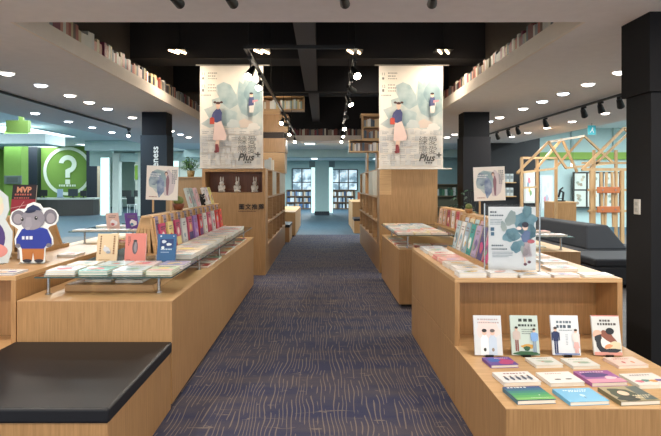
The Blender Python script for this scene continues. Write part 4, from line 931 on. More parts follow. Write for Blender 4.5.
# ------------------------------------------------------------------ banners
def banner(x0, x1, Y, z0, z1, label, ext):
    t = thing('hanging_banner', ((x0+x1)/2, Y, z0), label, 'banner', 'hanging banners'); W = x1-x0; H = z1-z0
    mb = MB(); mb.box(-W/2, W/2, 0, .002, 0, H, CREAM); part(mb, 'cloth', t)
    mb = MB(); mb.cyl((-W/2-.07, 0, H+.008), (W/2+.1, 0, H+.008), .011, P('9b9690'), 10); part(mb, 'top_rod', t)
    mb = MB(); mb.cyl((-W/2-.02, 0, -.008), (W/2+ext, 0, -.008), .010, P('e0dcd4'), 10); part(mb, 'bottom_rod', t)
    for u in (-W*.3, W*.3):
        mb = MB(); mb.cyl((u, 0, H+.015), (u, 0, 4.69-z0 if False else 3.46-z0+1.2), .003, BLACK, 6); part(mb, 'wire', t)
    m = MB(); m.lay = 1; m.STEP = .0005
    S = W/251.0
    def u_(px): return (px-42)*S - W/2
    def v_(py): return (430-py)/420*H
    def poly(pts, mt): m.fp([(u_(a), v_(b)) for a, b in pts], mt)
    poly([(46, 250), (78, 226), (58, 190), (92, 176), (88, 150), (118, 140), (104, 112), (108, 90), (136, 76), (164, 88), (186, 128), (196, 70), (214, 84), (224, 56), (240, 80), (262, 72), (276, 96), (291, 88), (291, 285), (255, 270), (225, 280), (190, 262), (150, 268), (110, 258), (80, 266)], WC1)
    poly([(108, 92), (136, 78), (164, 90), (186, 130), (192, 170), (160, 190), (124, 160)], WC2)
    poly([(196, 74), (214, 88), (224, 60), (240, 84), (262, 76), (276, 100), (291, 92), (291, 190), (262, 215), (236, 222), (206, 205), (190, 160)], WC2)
    m.fblob(u_(250), v_(120), .13, .17, water('wash_slate3', '78939c', '9fb4ba', 4, (.35, .7)), 17, amp=.12); m.fblob(u_(150), v_(225), .17, .13, WC2, 6); m.fblob(u_(222), v_(248), .11, .07, P('d9c9bd'), 8); m.fblob(u_(255), v_(262), .10, .06, P('e6e2dc'), 9); m.fblob(u_(175), v_(250), .1, .07, P('c9d0cf'), 12)
    # pale townscape made of newspaper blocks
    r_ = random.Random(3)
    cs = ['dcd9d4', 'd3d2d0', 'e3dfd8', 'cdccca', 'e8e4de']
    for j in range(6):
        x = 44
        while x < 280:
            w_ = r_.uniform(14, 34); y = 272+j*25 + r_.uniform(-3, 3)
            m.fr(u_(x), min(u_(x+w_-2), W/2-.01), v_(y+22), v_(y), P(r_.choice(cs)))
            x += w_
    for j in range(6):
        for q_ in range(6):
            xx = 50+q_*38+r_.uniform(-6, 6); yy = 284+j*24
            if yy > 300 and xx > 180: continue
            m.flines(u_(xx), u_(xx+24), v_(yy), 2, .026, .010, P(r_.choice(['aaa8a8', '98989c', 'b8b0aa'])), j*9+q_)
    # text block top left
    g = P('77766f'); g2 = P('a09c94')
    m.ftext('11', u_(50), v_(52), .065, g); m.fr(u_(53), u_(61), v_(69), v_(60), g); m.ftext('12', u_(50), v_(102), .065, g); m.fr(u_(53), u_(61), v_(119), v_(108), g)
    m.flines(u_(76), u_(112), v_(46), 1, .1, .022, g2, 1); m.flines(u_(76), u_(120), v_(58), 1, .1, .022, g2, 2); m.flines(u_(76), u_(112), v_(68), 1, .1, .018, g2, 3)
    m.flines(u_(76), u_(100), v_(94), 1, .1, .022, g2, 4); m.flines(u_(76), u_(112), v_(106), 1, .1, .022, g2, 5); m.flines(u_(76), u_(118), v_(118), 1, .1, .018, g2, 6); m.flines(u_(50), u_(94), v_(136), 1, .1, .018, g2, 7)
    # woman
    sk = P('e6c2ac')
    poly([(104, 340), (116, 340), (118, 318), (108, 318)], sk); poly([(112, 352), (120, 352), (122, 318), (114, 318)], sk)
    poly([(104, 368), (120, 368), (121, 356), (116, 334), (106, 334)], P('8a3a3e')); m.fblob(u_(108), v_(364), .028, .022, P('7a3034'), 2)
    poly([(96, 318), (146, 318), (150, 300), (138, 262), (128, 236), (102, 236), (100, 270)], P('eccfc6'))
    poly([(96, 205), (110, 190), (124, 190), (132, 205), (130, 238), (112, 246), (92, 242)], P('4a4f7c')); poly([(94, 210), (104, 208), (102, 238), (88, 240)], P('555a88'))
    m.fr(u_(84), u_(102), v_(252), v_(228), P('c8503e')); m.fe(u_(93), v_(228), .03, .014, P('b8443a'))
    m.fe(u_(117), v_(176), .036, .042, sk); m.fe(u_(117), v_(166), .038, .020, P('4a2e2a')); m.fe(u_(104), v_(163), .024, .018, P('4a2e2a')); m.fe(u_(130), v_(163), .024, .018, P('4a2e2a')); m.fr(u_(112), u_(120), v_(192), v_(186), sk)
    # distant boy
    poly([(240, 205), (256, 205), (262, 160), (240, 165)], P('e4dcd6')); poly([(236, 178), (258, 175), (258, 142), (240, 142)], P('4f5680')); poly([(252, 165), (274, 158), (274, 152), (252, 154)], P('c9929a')); m.fe(u_(248), v_(134), .026, .032, sk); m.fe(u_(248), v_(127), .03, .018, P('3a2e30'))
    # title
    tt = mat('56544f', .6)
    m.ftext('練愛', u_(194), v_(333), .150, tt, bold=-.001); m.ftext('戀愛', u_(194), v_(370), .150, tt, bold=-.001)
    m.ftext('Plus', u_(194), v_(401), .155, mat('4c4a46', .6), shear=.3, bold=.004); m.ftext('+', u_(263), v_(390), .15, mat('4c4a46', .6), bold=.004)
    m.flines(u_(222), u_(252), v_(411), 1, .1, .022, tt, 5)
    m.build('print', t)
    return t
banner(-1.94, -.935, 8.9, 1.76, 3.38, 'tall cream watercolour banner hanging left of the aisle', .0)
banner(.906, 1.923, 8.9, 1.75, 3.38, 'tall cream watercolour banner hanging right of the aisle', .14)

# ------------------------------------------------------------------ lights
def area(loc, size, power, col, rot=(0, 0, 0), shape='DISK', spread=180, sy=None):
    l = bpy.data.lights.new('lamp', 'AREA'); l.shape = shape; l.size = size; l.energy = power; l.color = col; l.spread = R(spread)
    if sy: l.size_y = sy
    o = bpy.data.objects.new('lamp', l); C.objects.link(o); o.location = loc; o.rotation_euler = rot; return o
WARM = (1, .90, .78); COOL = (.82, .95, 1)
DL = mat('fff6ea', .5, emit=9, name='downlight_glow'); DLC = mat('e8f4ff', .5, emit=9, name='downlight_glow_cool')
def downlight(x, y, z, label, warm=True, power=14, grp=None):
    t = thing('downlight', (x, y, z), label, 'ceiling light', grp)
    mb = MB(); mb.lathe((0, 0, 0), [(.080, -.003), (.098, -.010), (.10, -.001), (.080, -.001)], P('e8e4de')); part(mb, 'trim_ring', t)
    mb = MB(); mb.lathe((0, 0, 0), [(.02, -.028), (.05, -.025), (.072, -.014), (.079, -.004), (.079, -.0015)], DL if warm else DLC); part(mb, 'lens', t)
    area((x, y, z-.05), .14, power, WARM if warm else COOL)
GL, GR = 'downlights in the left soffit', 'downlights in the right soffit'
for i, yy in enumerate((6.56, 7.35, 8.2, 8.88, 9.64, 10.9, 13.7, 14.6, 15.5)):
    downlight(-3.69, yy, 2.8, 'round downlight in the inner left ceiling row, %s from the near end' % ordn[i], i % 3 != 1, grp=GL)
for i, yy in enumerate((10.25, 11.6, 12.8, 14.0)):
    downlight(-5.25, yy, 2.8, 'round downlight in the outer left ceiling row, %s from the near end' % ordn[i], False, grp=GL)
for i, yy in enumerate((6.5, 7.28, 8.04, 8.8, 9.64, 10.9, 11.6, 14.6, 15.5)):
    downlight(3.46, yy, 2.8, 'round downlight in the inner right ceiling row, %s from the near end' % ordn[i], i not in (2, 3, 6), grp=GR)
for i, yy in enumerate((10.25, 11.6, 12.9, 14.1, 15.3)):
    downlight(5.18, yy, 2.8, 'round downlight in the outer right ceiling row, %s from the near end' % ordn[i], True, grp=GR)

BULB = mat('fff2dc', .5, emit=40, name='spot_bulb')
def spot(x, y, z, aim, label, lit=True, grp='track spotlights', power=25, drop=.12, r=.042):
    """track head: adaptor, arm, can aimed at a point"""
    t = thing('spotlight', (x, y, z), label, 'spotlight', grp)
    mb = MB(); mb.box(-.02, .02, -.05, .05, -.03, -.001, BLACK); mb.cyl((0, 0, -.03), (0, 0, -drop), .008, BLACK, 8); part(mb, 'arm', t)
    p = Vector((0, 0, -drop)); d = (Vector(aim) - Vector((x, y, z-drop))).normalized()
    mb = MB(); mb.cyl(p - d*.06, p + d*.07, r*.72, BLACK, 14, r); mb.cyl(p-d*.10, p-d*.06, r*.5, BLACK, 12); part(mb, 'can', t)
    mb = MB(); mb.cyl(p + d*.0705, p + d*.0745, r*.82, BULB if lit else P('3a3a3a'), 14); part(mb, 'bulb', t)
    if lit:
        l = bpy.data.lights.new('lamp', 'SPOT'); l.energy = power; l.spot_size = R(80); l.spot_blend = .8; l.color = WARM; l.shadow_soft_size = .05
        o = bpy.data.objects.new('lamp', l); C.objects.link(o); o.location = Vector((x, y, z-drop)) + d*.09; o.rotation_euler = d.to_track_quat('-Z', 'Y').to_euler()
def track(pts, label, grp=None, wires=(), ztop=4.7, r=.018):
    o0 = pts[0]
    t = thing('light_track', o0, label, 'light track', grp); mb = MB(o0)
    for a, b in zip(pts, pts[1:]): mb.bar(a, b, .035, BLACK, .03)
    part(mb, 'rail', t)
    for (x, y) in wires: mb = MB(o0); mb.cyl((x, y, o0[2]+.016), (x, y, ztop), .004, BLACK, 6); part(mb, 'wire', t)
ZT = 2.82
track([(-.74, 5.4, ZT), (-.70, 15, ZT)], 'black light track hanging over the left side of the aisle', wires=[(-.74, 5.6), (-.73, 8), (-.72, 10.5), (-.71, 13)])
track([(.33, 5.4, ZT), (.52, 15, ZT)], 'black light track hanging over the right side of the aisle', wires=[(.335, 5.6), (.38, 8), (.43, 10.5), (.48, 13)])
track([(-.72, 5.4, ZT), (.31, 5.4, ZT)], 'short black cross track joining both aisle tracks near the ceiling edge')
def sp_at(px, py, xt, aim, label, **k):
    # depth found from the track x position
    Y = xt*F/(px-322); 
    spot(xt, Y, ZT-.015, aim, label, **k)
AL = (-1.3, 6.5, .9); AR = (1.5, 5.5, .9)
spot(-.735, 5.75, ZT-.016, (-1.35, 4.0, .9), 'lit spotlight nearest the camera on the left aisle track', power=60, drop=.16, r=.045)
spot(-.733, 6.6, ZT-.016, (-1.1, 4.2, .9), 'second lit spotlight on the left aisle track', power=35, drop=.14)
spot(-.725, 10.2, ZT-.016, (-1.2, 8.0, .9), 'third lit spotlight on the left aisle track', power=40, drop=.16)
spot(-.716, 12.4, ZT-.016, (-.9, 11, .9), 'fourth lit spotlight on the left aisle track', power=30, drop=.16)
spot(-.71, 14.6, ZT-.016, (-.5, 12, .2), 'farthest lit spotlight on the left aisle track', power=30, drop=.16)
spot(.345, 5.85, ZT-.016, (1.3, 3.6, .5), 'lit spotlight nearest the camera on the right aisle track', power=70, drop=.14, r=.045)
spot(.365, 7.0, ZT-.016, (1.5, 8.9, 2.2), 'second spotlight on the right aisle track', power=35, drop=.12)
spot(.385, 8.0, ZT-.016, (1.2, 7.0, .9), 'third spotlight on the right aisle track', power=30, drop=.12)
spot(.44, 11.3, ZT-.016, (1.0, 9.0, .9), 'fourth lit spotlight on the right aisle track', power=35, drop=.16)
spot(.47, 12.9, ZT-.016, (1.0, 11.5, .8), 'fifth lit spotlight on the right aisle track', power=30, drop=.16)
spot(.51, 14.6, ZT-.016, (0, 12, .1), 'farthest lit spotlight on the right aisle track', power=30, drop=.16)
spot(-.72, 11.2, ZT-.016, (-1.3, 13.2, 3.0), 'spotlight turned away towards the tower of boxes on the left aisle track', power=70, drop=.12)
spot(.42, 9.9, ZT-.016, (1.25, 13.2, 2.8), 'spotlight turned away towards the shelf boxes on the right aisle track', power=70, drop=.12)
track([(4.23, 3.0, 2.765), (4.23, 17, 2.765)], 'long black light track under the right ceiling')
for i, yy in enumerate((7.95, 8.5, 9.05, 10.6, 12.1, 12.7, 13.5)):
    spot(4.23, yy, 2.748, (5.5, yy+1.5, 1), 'black unlit spotlight on the right ceiling track, %s from the near end' % ordn[i], lit=False, grp='black spotlights on the right track', drop=.10, r=.052)
track([(-4.45, 3, 2.775), (-4.45, 13, 2.775)], 'long black light track under the left ceiling')
spot(-4.45, 12.9, 2.758, (-4, 10, 1), 'small lit spotlight at the far end of the left ceiling track', power=20, grp=None)
for i, (x, lit) in enumerate(((-.99, 'leftmost'), (-.62, 'second from the left'), (.15, 'third from the left'), (.75, 'rightmost'))):
    spot(x, 3.80, 2.8, (x+.3, 6, 2.68), 'dark spotlight on the near ceiling at the top picture edge, ' + lit, lit=False, grp='dark spotlights on the near ceiling', drop=.055, r=.035)
# warm tube pairs under the cross beam
TUBE = mat('ffdcae', .5, emit=6, name='warm_tube')
for x, l in ((-2.18, 'far left of the left banner'), (-.9, 'just right of the left banner'), (.5, 'just left of the right banner'), (1.86, 'above the right banner')):
    t = thing('tube_lamp', (x, 8.45, 3.52), 'pair of short warm tubes under the dark beam, ' + l, 'ceiling light', 'warm tube pairs under the beam')
    mb = MB(); mb.box(-.14, .12, -.06, .2, 0, .03, BLACK); mb.cyl((0, .1, .03), (0, .1, 1.17), .006, BLACK, 6); part(mb, 'housing', t)
    for k in (-1, 1):
        mb = MB(); mb.bar((k*.055-.06, -.05, -.012), (k*.055+.03, .16, -.012), .024, TUBE, .024); part(mb, 'tube', t)
    area((x, 8.45, 3.46), .2, 13, (1, .85, .66))

# ------------------------------------------------------------------ centre column and far bookcases
t = thing('lit_column', (0, 27, 0), 'pale teal square column flanked by bright light strips at the aisle end', 'column')
mb = MB(t.location); mb.box(-.33, .33, 27, 27.6, .18, 2.62, mat('c2e2e0', .6)); part(mb, 'shaft', t)
mb = MB(t.location); mb.box(-.36, .36, 26.96, 27.6, 0, .18, P('22303a')); part(mb, 'foot', t)
for s in (-1, 1):
    mb = MB(t.location); mb.box(s*.34, s*.52, 27.1, 27.2, .1, 2.3, STRIP); part(mb, 'light_strip', t)
    mb = MB(t.location); mb.box(s*.34, s*.62, 27.05, 27.3, 2.3, 2.6, P('7d8f90')); part(mb, 'capital', t)
def far_case(x0, x1, y, label, n=3):
    t = thing('far_bookcase', ((x0+x1)/2, y, 0), label, 'bookcase', 'low bookcases under the far windows'); o = t.location; m = P('6b5848')
    mb = MB(o); mb.box(x0, x1, y+.32, y+.35, 0, 1.15, m)
    for k in range(n+1): xx = x0+(x1-x0)*k/n; mb.box(xx-.025, xx+.025, y, y+.32, 0, 1.15, m)
    for z in (.05, .42, .78, 1.15): mb.box(x0, x1, y, y+.32, z-.02, z+.02, m)
    part(mb, 'carcass', t)
fp = [('4a6a94', 'blue'), ('c9d2d6', 'white'), ('2f4a6a', 'navy'), ('8a9aa4', 'grey'), ('b9a48a', 'tan')]
far_case(-2.1, -.6, 33.2, 'dark low bookcase beneath the left far window'); far_case(.45, 1.95, 33.2, 'dark low bookcase beneath the right far window')
for sx, x0, nm in ((0, -2.1, 'left'), (1, .45, 'right')):
    for r_i, z in enumerate((.071, .441, .801)):
        i = 0
        for k in range(3):
            x = x0 + .5*k + .03
            while x < x0 + .5*k + .36:
                w = rnd.uniform(.08, .12)
                c, n_ = fp[rnd.randrange(5)] if sx == 0 else fp[[1, 3, 4, 1, 2][rnd.randrange(5)]]
                mb = MB((x, 33.25, z)); mb.box(x, x+w-.01, 33.22, 33.4, z, z+rnd.uniform(.2, .26), P(c)); tag(mb.build('binder'), '%s volume in the far %s bookcase, %s shelf, %s from left' % (n_, nm, ['bottom', 'middle', 'top'][r_i], ordn[i]), 'book', 'volumes in the far bookcases')
                x += w; i += 1
# small reddish chair right of far bookcase
t = thing('armchair', (2.2, 31, 0), 'small brown armchair near the far right window', 'chair')
mb = MB(t.location); mb.box(1.98, 2.42, 30.8, 31.2, .25, .45, P('a05a32')); part(mb, 'seat', t); mb = MB(t.location); mb.box(1.98, 2.42, 31.2, 31.28, .45, 1.05, P('a05a32')); part(mb, 'backrest', t)
for a, b in ((2.0, 30.82), (2.4, 30.82), (2.0, 31.18), (2.4, 31.18)): mb = MB(t.location); mb.box(a-.02, a+.02, b-.02, b+.02, 0, .25, BLACK); part(mb, 'leg', t)

# ------------------------------------------------------------------ left: reference desk
t = thing('reference_desk', (-12.5, 27, 0), 'dark curved reference desk with a white top in front of the green wall', 'desk'); o = t.location
def arc(x0, x1, y, bulge, n=14, off=0): return [(x0+(x1-x0)*i/n, y - bulge*math.sin(math.pi*i/n) + off) for i in range(n+1)]
fr = arc(-14.4, -10.95, 26.8, .5); bk = arc(-14.4, -10.95, 26.8, .5, off=.7)[::-1]
mb = MB(o); mb.prism(fr+bk, 'z', 0, .76, P('3d3b3a')); part(mb, 'body', t)
fr = arc(-14.5, -10.85, 26.75, .5); bk = arc(-14.5, -10.85, 26.75, .5, off=.85)[::-1]
mb = MB(o); mb.prism(fr+bk, 'z', .76, .84, P('b9c2bc')); part(mb, 'desktop', t)
t = thing('question_mark_sign', (-13.15, 28.98, 2.17), 'large white question mark in a ring on the green wall', 'sign')
mb = MB(); n = 48; r1, r2 = 1.26, 1.10; WS = P('dbe8d8')
mb.add([(r*math.cos(2*math.pi*i/n), -.03, r*math.sin(2*math.pi*i/n)) for r in (r1, r2) for i in range(n)], [(i, (i+1) % n, n+(i+1) % n, n+i) for i in range(n)], WS)
part(mb, 'ring', t)
mb = MB(); mb.lay = 60
ang = [R(172 - 13.4*i) for i in range(20)]
ro, ri = .46, .22
for i in range(19):
    mb.lay = 60; a, b = ang[i], ang[i+1]
    mb.fp([(ro*math.cos(a), .36+ro*math.sin(a)), (ro*math.cos(b), .36+ro*math.sin(b)), (ri*math.cos(b), .36+ri*math.sin(b)), (ri*math.cos(a), .36+ri*math.sin(a))], WS)
mb.fp([(-.12, -.34), (.12, -.34), (.12, -.06), (.03, .14), (-.12, .06)], WS)
mb.fr(-.125, .125, -.68, -.44, WS); part(mb, 'question_mark', t)
mb = MB(); mb.lay = 60; mb.flines(-.45, .45, -.80, 1, .1, .10, WS, 4); part(mb, 'caption', t)
def monitor(x, y, z, w, h, label, scr='1a2026'):
    t = thing('computer_monitor', (x, y, z+.001), label, 'monitor', 'monitors on the reference desk')
    mb = MB(); mb.box(-w/2, w/2, 0, .04, .08, .08+h, P(scr)); part(mb, 'screen', t); mb = MB(); mb.box(-.03, .03, .01, .05, .01, .1, BLACK); mb.box(-.12, .12, -.06, .1, 0, .012, BLACK); part(mb, 'stand', t)
for x, w, h, l, s in ((-11.9, .46, .34, 'large dark monitor at the right end of the reference desk', '2a3440'), (-11.4, .3, .26, 'small dark monitor at the right tip of the reference desk', '1a2026'), (-13.3, .34, .3, 'dark monitor at the middle of the reference desk', '14181c'), (-13.8, .3, .3, 'dark monitor left of middle on the reference desk', '14181c')):
    monitor(x, 26.75, .84, w, h, l, s)
t = thing('book_stand', (-12.45, 26.55, .841), 'small display stand with blue leaflets on the reference desk', 'stand')
mb = MB(); mb.box(-.14, .14, 0, .2, 0, .05, P('8a98a8')); part(mb, 'base', t); mb = MB(); mb.box(-.13, .13, .05, .09, .05, .42, P('9ab0cc')); part(mb, 'leaflets', t)
t = thing('hanging_sign', (-8.15, 15.0, 2.88), 'green square sign box hanging from the bright ceiling at the left edge', 'sign')
mb = MB(t.location); mb.box(-8.44, -7.85, 14.95, 15.1, 2.88, 3.2, P('5f7a34')); part(mb, 'sign_box', t)
mb = MB(t.location); mb.box(-8.12, -8.0, 14.98, 15.06, 3.2, 3.449, P('5f7a34')); part(mb, 'hanger', t)
# green column details and bulkhead
t = thing('wall_box', (-11.15, 19.98, 1.55), 'grey electrical box mounted on the green column', 'box')
mb = MB(t.location); mb.box(-11.3, -10.7, 19.9, 19.99, 1.5, 1.8, P('5c6a66')); part(mb, 'housing', t, .01); mb = MB(t.location); mb.box(-11.2, -10.8, 19.88, 19.9, 1.56, 1.74, P('48544f')); part(mb, 'panel', t)
sbox('ceiling_bulkhead', -18, -8.9, 18.0, 19.4, 2.8, 3.12, P('cfe0e2'))
sbox('ceiling_bulkhead', -10.6, -6.0, 25.0, 25.6, 3.0, 3.44, P('bcd2d4'))
# back room seen through the gap
t = thing('notice_board', (-9.2, 32.9, 2.0), 'green notice board on the back room wall', 'board'); mb = MB(t.location); mb.box(-11.0, -9.55, 32.9, 32.98, 1.75, 2.6, P('7fa63c')); part(mb, 'felt', t); mb = MB(t.location); mb.box(-11.05, -9.5, 32.985, 32.995, 1.7, 2.65, P('dfe4de')); part(mb, 'frame', t)
t = thing('work_table', (-9.6, 30, 0), 'white work table with computers in the back room', 'table'); mb = MB(t.location); mb.box(-10.9, -9.3, 29.7, 30.4, .70, .74, P('d3d8d6')); part(mb, 'tabletop', t)
for a, b in ((-10.85, 29.75), (-9.35, 29.75), (-10.85, 30.35), (-9.35, 30.35)): mb = MB(t.location); mb.box(a-.03, a+.03, b-.03, b+.03, 0, .7, P('c9cfcd')); part(mb, 'leg', t)
for x, l in ((-10.5, 'left'), (-9.85, 'right')):
    t2 = thing('computer_monitor', (x, 30.1, .741), 'dark monitor on the %s of the back room work table' % l, 'monitor'); mb = MB(); mb.box(-.25, .25, 0, .04, .08, .42, P('1c2326')); part(mb, 'screen', t2); mb = MB(); mb.box(-.1, .1, -.05, .1, 0, .012, BLACK); mb.box(-.03, .03, .01, .04, .012, .1, BLACK); part(mb, 'stand', t2)
for i, x in enumerate((-10.6, -10.1, -9.6)):
    t2 = MB((x, 32.85, 1.3)); t2.box(x-.16, x+.16, 32.85, 32.9, 1.3, 1.62, P('d6dfe4')); tag(t2.build('picture_sheet'), 'white sheet pinned under the green board, %s' % ['left', 'middle', 'right'][i], 'paper', 'sheets under the green board')
t = thing('chair', (-9.9, 29.2, 0), 'white chair in front of the back room table', 'chair')
mb = MB(t.location); mb.box(-10.1, -9.7, 29.0, 29.4, .42, .46, P('dfe6e6')); part(mb, 'seat', t)
mb = MB(t.location); mb.box(-10.1, -9.7, 28.98, 29.01, .46, .85, P('1d2428')); part(mb, 'backrest', t)
for a, b in ((-10.08, 29.02), (-9.72, 29.02), (-10.08, 29.38), (-9.72, 29.38)): mb = MB(t.location); mb.cyl((a, b, 0), (a, b, .42), .02, P('dfe6e6'), 8); part(mb, 'leg', t)
# shelves seen right of the right banner
t = thing('far_bookcase', (5.2, 24, 0), 'low far bookcase with green volumes, right of the right banner', 'bookcase')
mb = MB(t.location); mb.box(4.7, 6.0, 24.3, 24.33, 0, 1.5, P('6b6a58')); 
for z in (.05, .5, .98, 1.48): mb.box(4.7, 6.0, 24.0, 24.3, z-.02, z+.02, P('8a7a60'))
part(mb, 'carcass', t)
for k in range(9):
    c, n_ = [('5a8a6a', 'green'), ('d6dcd4', 'white'), ('3f6a58', 'dark green')][k % 3]
    mb = MB((4.8+.12*k, 24.05, 1.0)); mb.box(4.8+.12*k, 4.9+.12*k, 24.02, 24.25, 1.0005, 1.0+rnd.uniform(.25, .36), P(c)); tag(mb.build('binder'), '%s binder in the far bookcase right of the right banner, %s from left' % (n_, ordn[k]), 'book', 'binders right of the banner')
sbox('column', 4.2, 4.7, 26, 26.5, 0, 2.95, P('b4c8c6'))

# ------------------------------------------------------------------ right: sofa, ottoman, house frames
t = thing('sofa', (4.6, 10.6, 0), 'long charcoal sofa with a wedge backrest at right', 'sofa'); o = t.location
mb = MB(o); mb.box(3.75, 5.5, 9.2, 12.2, .05, .42, FABRIC); part(mb, 'seat', t, .03)
mb = MB(o)
b0 = [(4.35, 9.22), (5.05, 9.22), (4.95, 12.1), (4.2, 12.1)]; t0 = [(4.5, 9.55), (4.88, 9.55), (4.72, 12.0), (4.38, 12.0)]
mb.add([(x, y, .422) for x, y in b0] + [(x, y, .80) for x, y in t0], [(3, 2, 1, 0), (4, 5, 6, 7)] + [(i, (i+1) % 4, (i+1) % 4+4, i+4) for i in range(4)], FABRIC); part(mb, 'backrest', t, .03)
for a, b in ((3.85, 9.3), (5.4, 9.3), (3.85, 12.1), (5.4, 12.1)): mb = MB(o); mb.cyl((a, b, 0), (a, b, .05), .03, BLACK); part(mb, 'foot', t)
t = thing('ottoman', (4.5, 8.5, 0), 'low charcoal ottoman in front of the sofa, partly behind the near pillar', 'ottoman'); mb = MB(t.location); mb.box(3.93, 5.4, 8.05, 9.1, .04, .30, FABRIC); part(mb, 'base', t, .02); mb = MB(t.location); mb.box(3.93, 5.4, 8.05, 9.1, .301, .42, FABRIC); part(mb, 'cushion', t, .03)
for a, b in ((4.0, 8.12), (5.3, 8.12), (4.0, 9.02), (5.3, 9.02)): mb = MB(t.location); mb.cyl((a, b, 0), (a, b, .04), .03, BLACK); part(mb, 'foot', t)
def W3(px, py, Y): return ((px-322)*Y/F, Y, 1.5-(py-184)*Y/F)
# house frame 1
t = thing('house_frame', (5.2, 13, 0), 'open wooden house frame with a row of gables beside the black wall', 'frame', 'wooden house frames'); o = t.location
frames = [((517, 173), (548.5, 142), (566, 168), 521.6, 12.6), ((535, 170), (562, 139), (577, 172), 537, 13.2), ((555, 168), (584, 136), (613, 163), 556, 13.9)]
for l, a, r, post, Y in frames:
    mb = MB(o); mb.bar(W3(*l, Y), W3(*a, Y), .05, PINE); part(mb, 'rafter', t)
    mb = MB(o); mb.bar(W3(*a, Y), W3(*r, Y), .05, PINE); part(mb, 'rafter', t)
    x, _, z = W3(post, 158, Y); mb = MB(o); mb.bar((x, Y, 0), (x, Y, z), .06, PINE); part(mb, 'post', t)
def rail(a, b, w=.05, nm='rail'): mb = MB(o); mb.bar(a, b, w, PINE); part(mb, nm, t)
rail(W3(548.5, 142, 12.6), W3(584, 136, 13.9)); rail(W3(517, 173, 12.6), W3(556, 168.5, 13.9)); rail(W3(521.6, 158, 12.6), W3(556, 158, 13.9)); rail(W3(566, 168, 12.6), W3(613, 163, 13.9))
x, Y, z = W3(577, 172, 13.2)
mb = MB(o)
rail(W3(521.6, 188, 12.6), W3(537, 187, 13.2), .04)
# house frame 2 with straps
t = thing('house_frame', (5.3, 10.9, 0), 'wooden house frame with shelves and orange leather straps next to the near pillar', 'frame', 'wooden house frames'); o = t.location
Y = 12.4
rail(W3(582, 170, Y), W3(624, 128, Y), .055, 'rafter'); rail(W3(624, 128, Y), W3(668, 170, Y), .055, 'rafter'); rail(W3(582, 169.5, Y), W3(668, 169.5, Y), .06); rail(W3(582, 163, Y+.7), W3(640, 163, Y+.7), .05)
rail(W3(590, 169, Y+.7), W3(632, 130, Y+.7), .05, 'rafter'); rail(W3(624, 128, Y), W3(632, 130, Y+.7), .05)
for px in (591.5, 622, 655): x = W3(px, 0, Y)[0]; rail((x, Y, 0), (x, Y, W3(0, 169, Y)[2]), .07, 'post')
for px in (594, 616): x = W3(px, 0, Y+.7)[0]; rail((x, Y+.7, 0), (x, Y+.7, W3(0, 150, Y+.7)[2]), .055, 'post')
for py in (190, 211): rail(W3(588, py, Y), W3(660, py, Y), .05, 'shelf_rail')
for k, px in enumerate((601, 606.5, 612, 616.5)):
    rail(W3(px, 172, Y-.05), W3(px+1.5*(-1)**k, 227, Y-.08), .045, 'pole')
for py in (190, 209.5):
    a = W3(597, py, Y-.14); mb = MB(o); mb.box(a[0], a[0]+.5, Y-.15, Y-.125, a[2]-.07, a[2]+.07, P('b5673a')); s_ = part(mb, 'leather_strap', t, .01)
    mb = MB(o); mb.cyl((a[0]+.12, Y-.152, a[2]), (a[0]+.12, Y-.16, a[2]), .015, METAL); mb.cyl((a[0]+.4, Y-.152, a[2]), (a[0]+.4, Y-.16, a[2]), .015, METAL); mb.build('stud', s_)
t = thing('pedestal', (6.35, 14.4, 0), 'wooden pedestal carrying a black microscope behind the sofa', 'pedestal'); mb = MB(t.location); mb.box(5.85, 6.45, 14.2, 14.75, .02, 1.02, OAK); part(mb, 'body', t, .005); mb = MB(t.location); mb.box(5.84, 6.46, 14.19, 14.76, 1.02, 1.05, OAKL); part(mb, 'top', t)
t = thing('microscope', (6.15, 14.45, 1.051), 'black microscope standing on the wooden pedestal', 'microscope')
mb = MB(); mb.box(-.1, .1, -.08, .08, 0, .03, BLACK); part(mb, 'base', t); mb = MB(); mb.bar((.06, 0, .03), (.08, 0, .24), .04, BLACK); mb.bar((.08, 0, .23), (-.03, 0, .29), .035, BLACK); part(mb, 'arm', t)
mb = MB(); mb.cyl((-.05, 0, .10), (.0, 0, .30), .028, BLACK); mb.cyl((.0, 0, .30), (.07, 0, .36), .02, BLACK); part(mb, 'tube', t); mb = MB(); mb.box(-.09, .05, -.05, .05, .07, .085, BLACK); part(mb, 'stage', t)
# pictures and panels on the right rear walls
def framed(x0, x1, y, z0, z1, label, art, fr='2e2a26', seed=1, nx=1, nz=1, bg='c9cdc4'):
    t = thing('framed_picture', ((x0+x1)/2, y, z0), label, 'picture', 'panels on the right rear wall'); o = t.location; w, h = x1-x0, z1-z0
    mb = MB(); mb.box(-w/2, w/2, 0, .04, 0, h, P(fr)); part(mb, 'frame', t)
    mb = MB(); mb.lay = 3; mb.STEP = .002
    for i in range(nx):
        for j in range(nz):
            u0, v0 = -w/2+.05+i*(w-.05)/nx, .05+j*(h-.05)/nz; cw, ch = (w-.05)/nx-.05, (h-.05)/nz-.05
            mb.fr(u0, u0+cw, v0, v0+ch, P(bg)); r_ = random.Random(seed+i*3+j)
            for q in range(5): mb.fblob(u0+cw*r_.uniform(.2, .8), v0+ch*r_.uniform(.2, .8), cw*.13, ch*.1, P(r_.choice(art)), q+seed)
    part(mb, 'print', t)
Y = 19.2
def pxx(a): return (a-322)*Y/F
def pzz(b): return 1.5-(b-184)*Y/F
framed(pxx(573), pxx(600), Y, pzz(208), pzz(172), 'dark framed group of four pale botanical sketches on the right rear wall', ['a8a08c', '8f9a8c', 'bfae96', '9c8a78'], nx=2, nz=2)
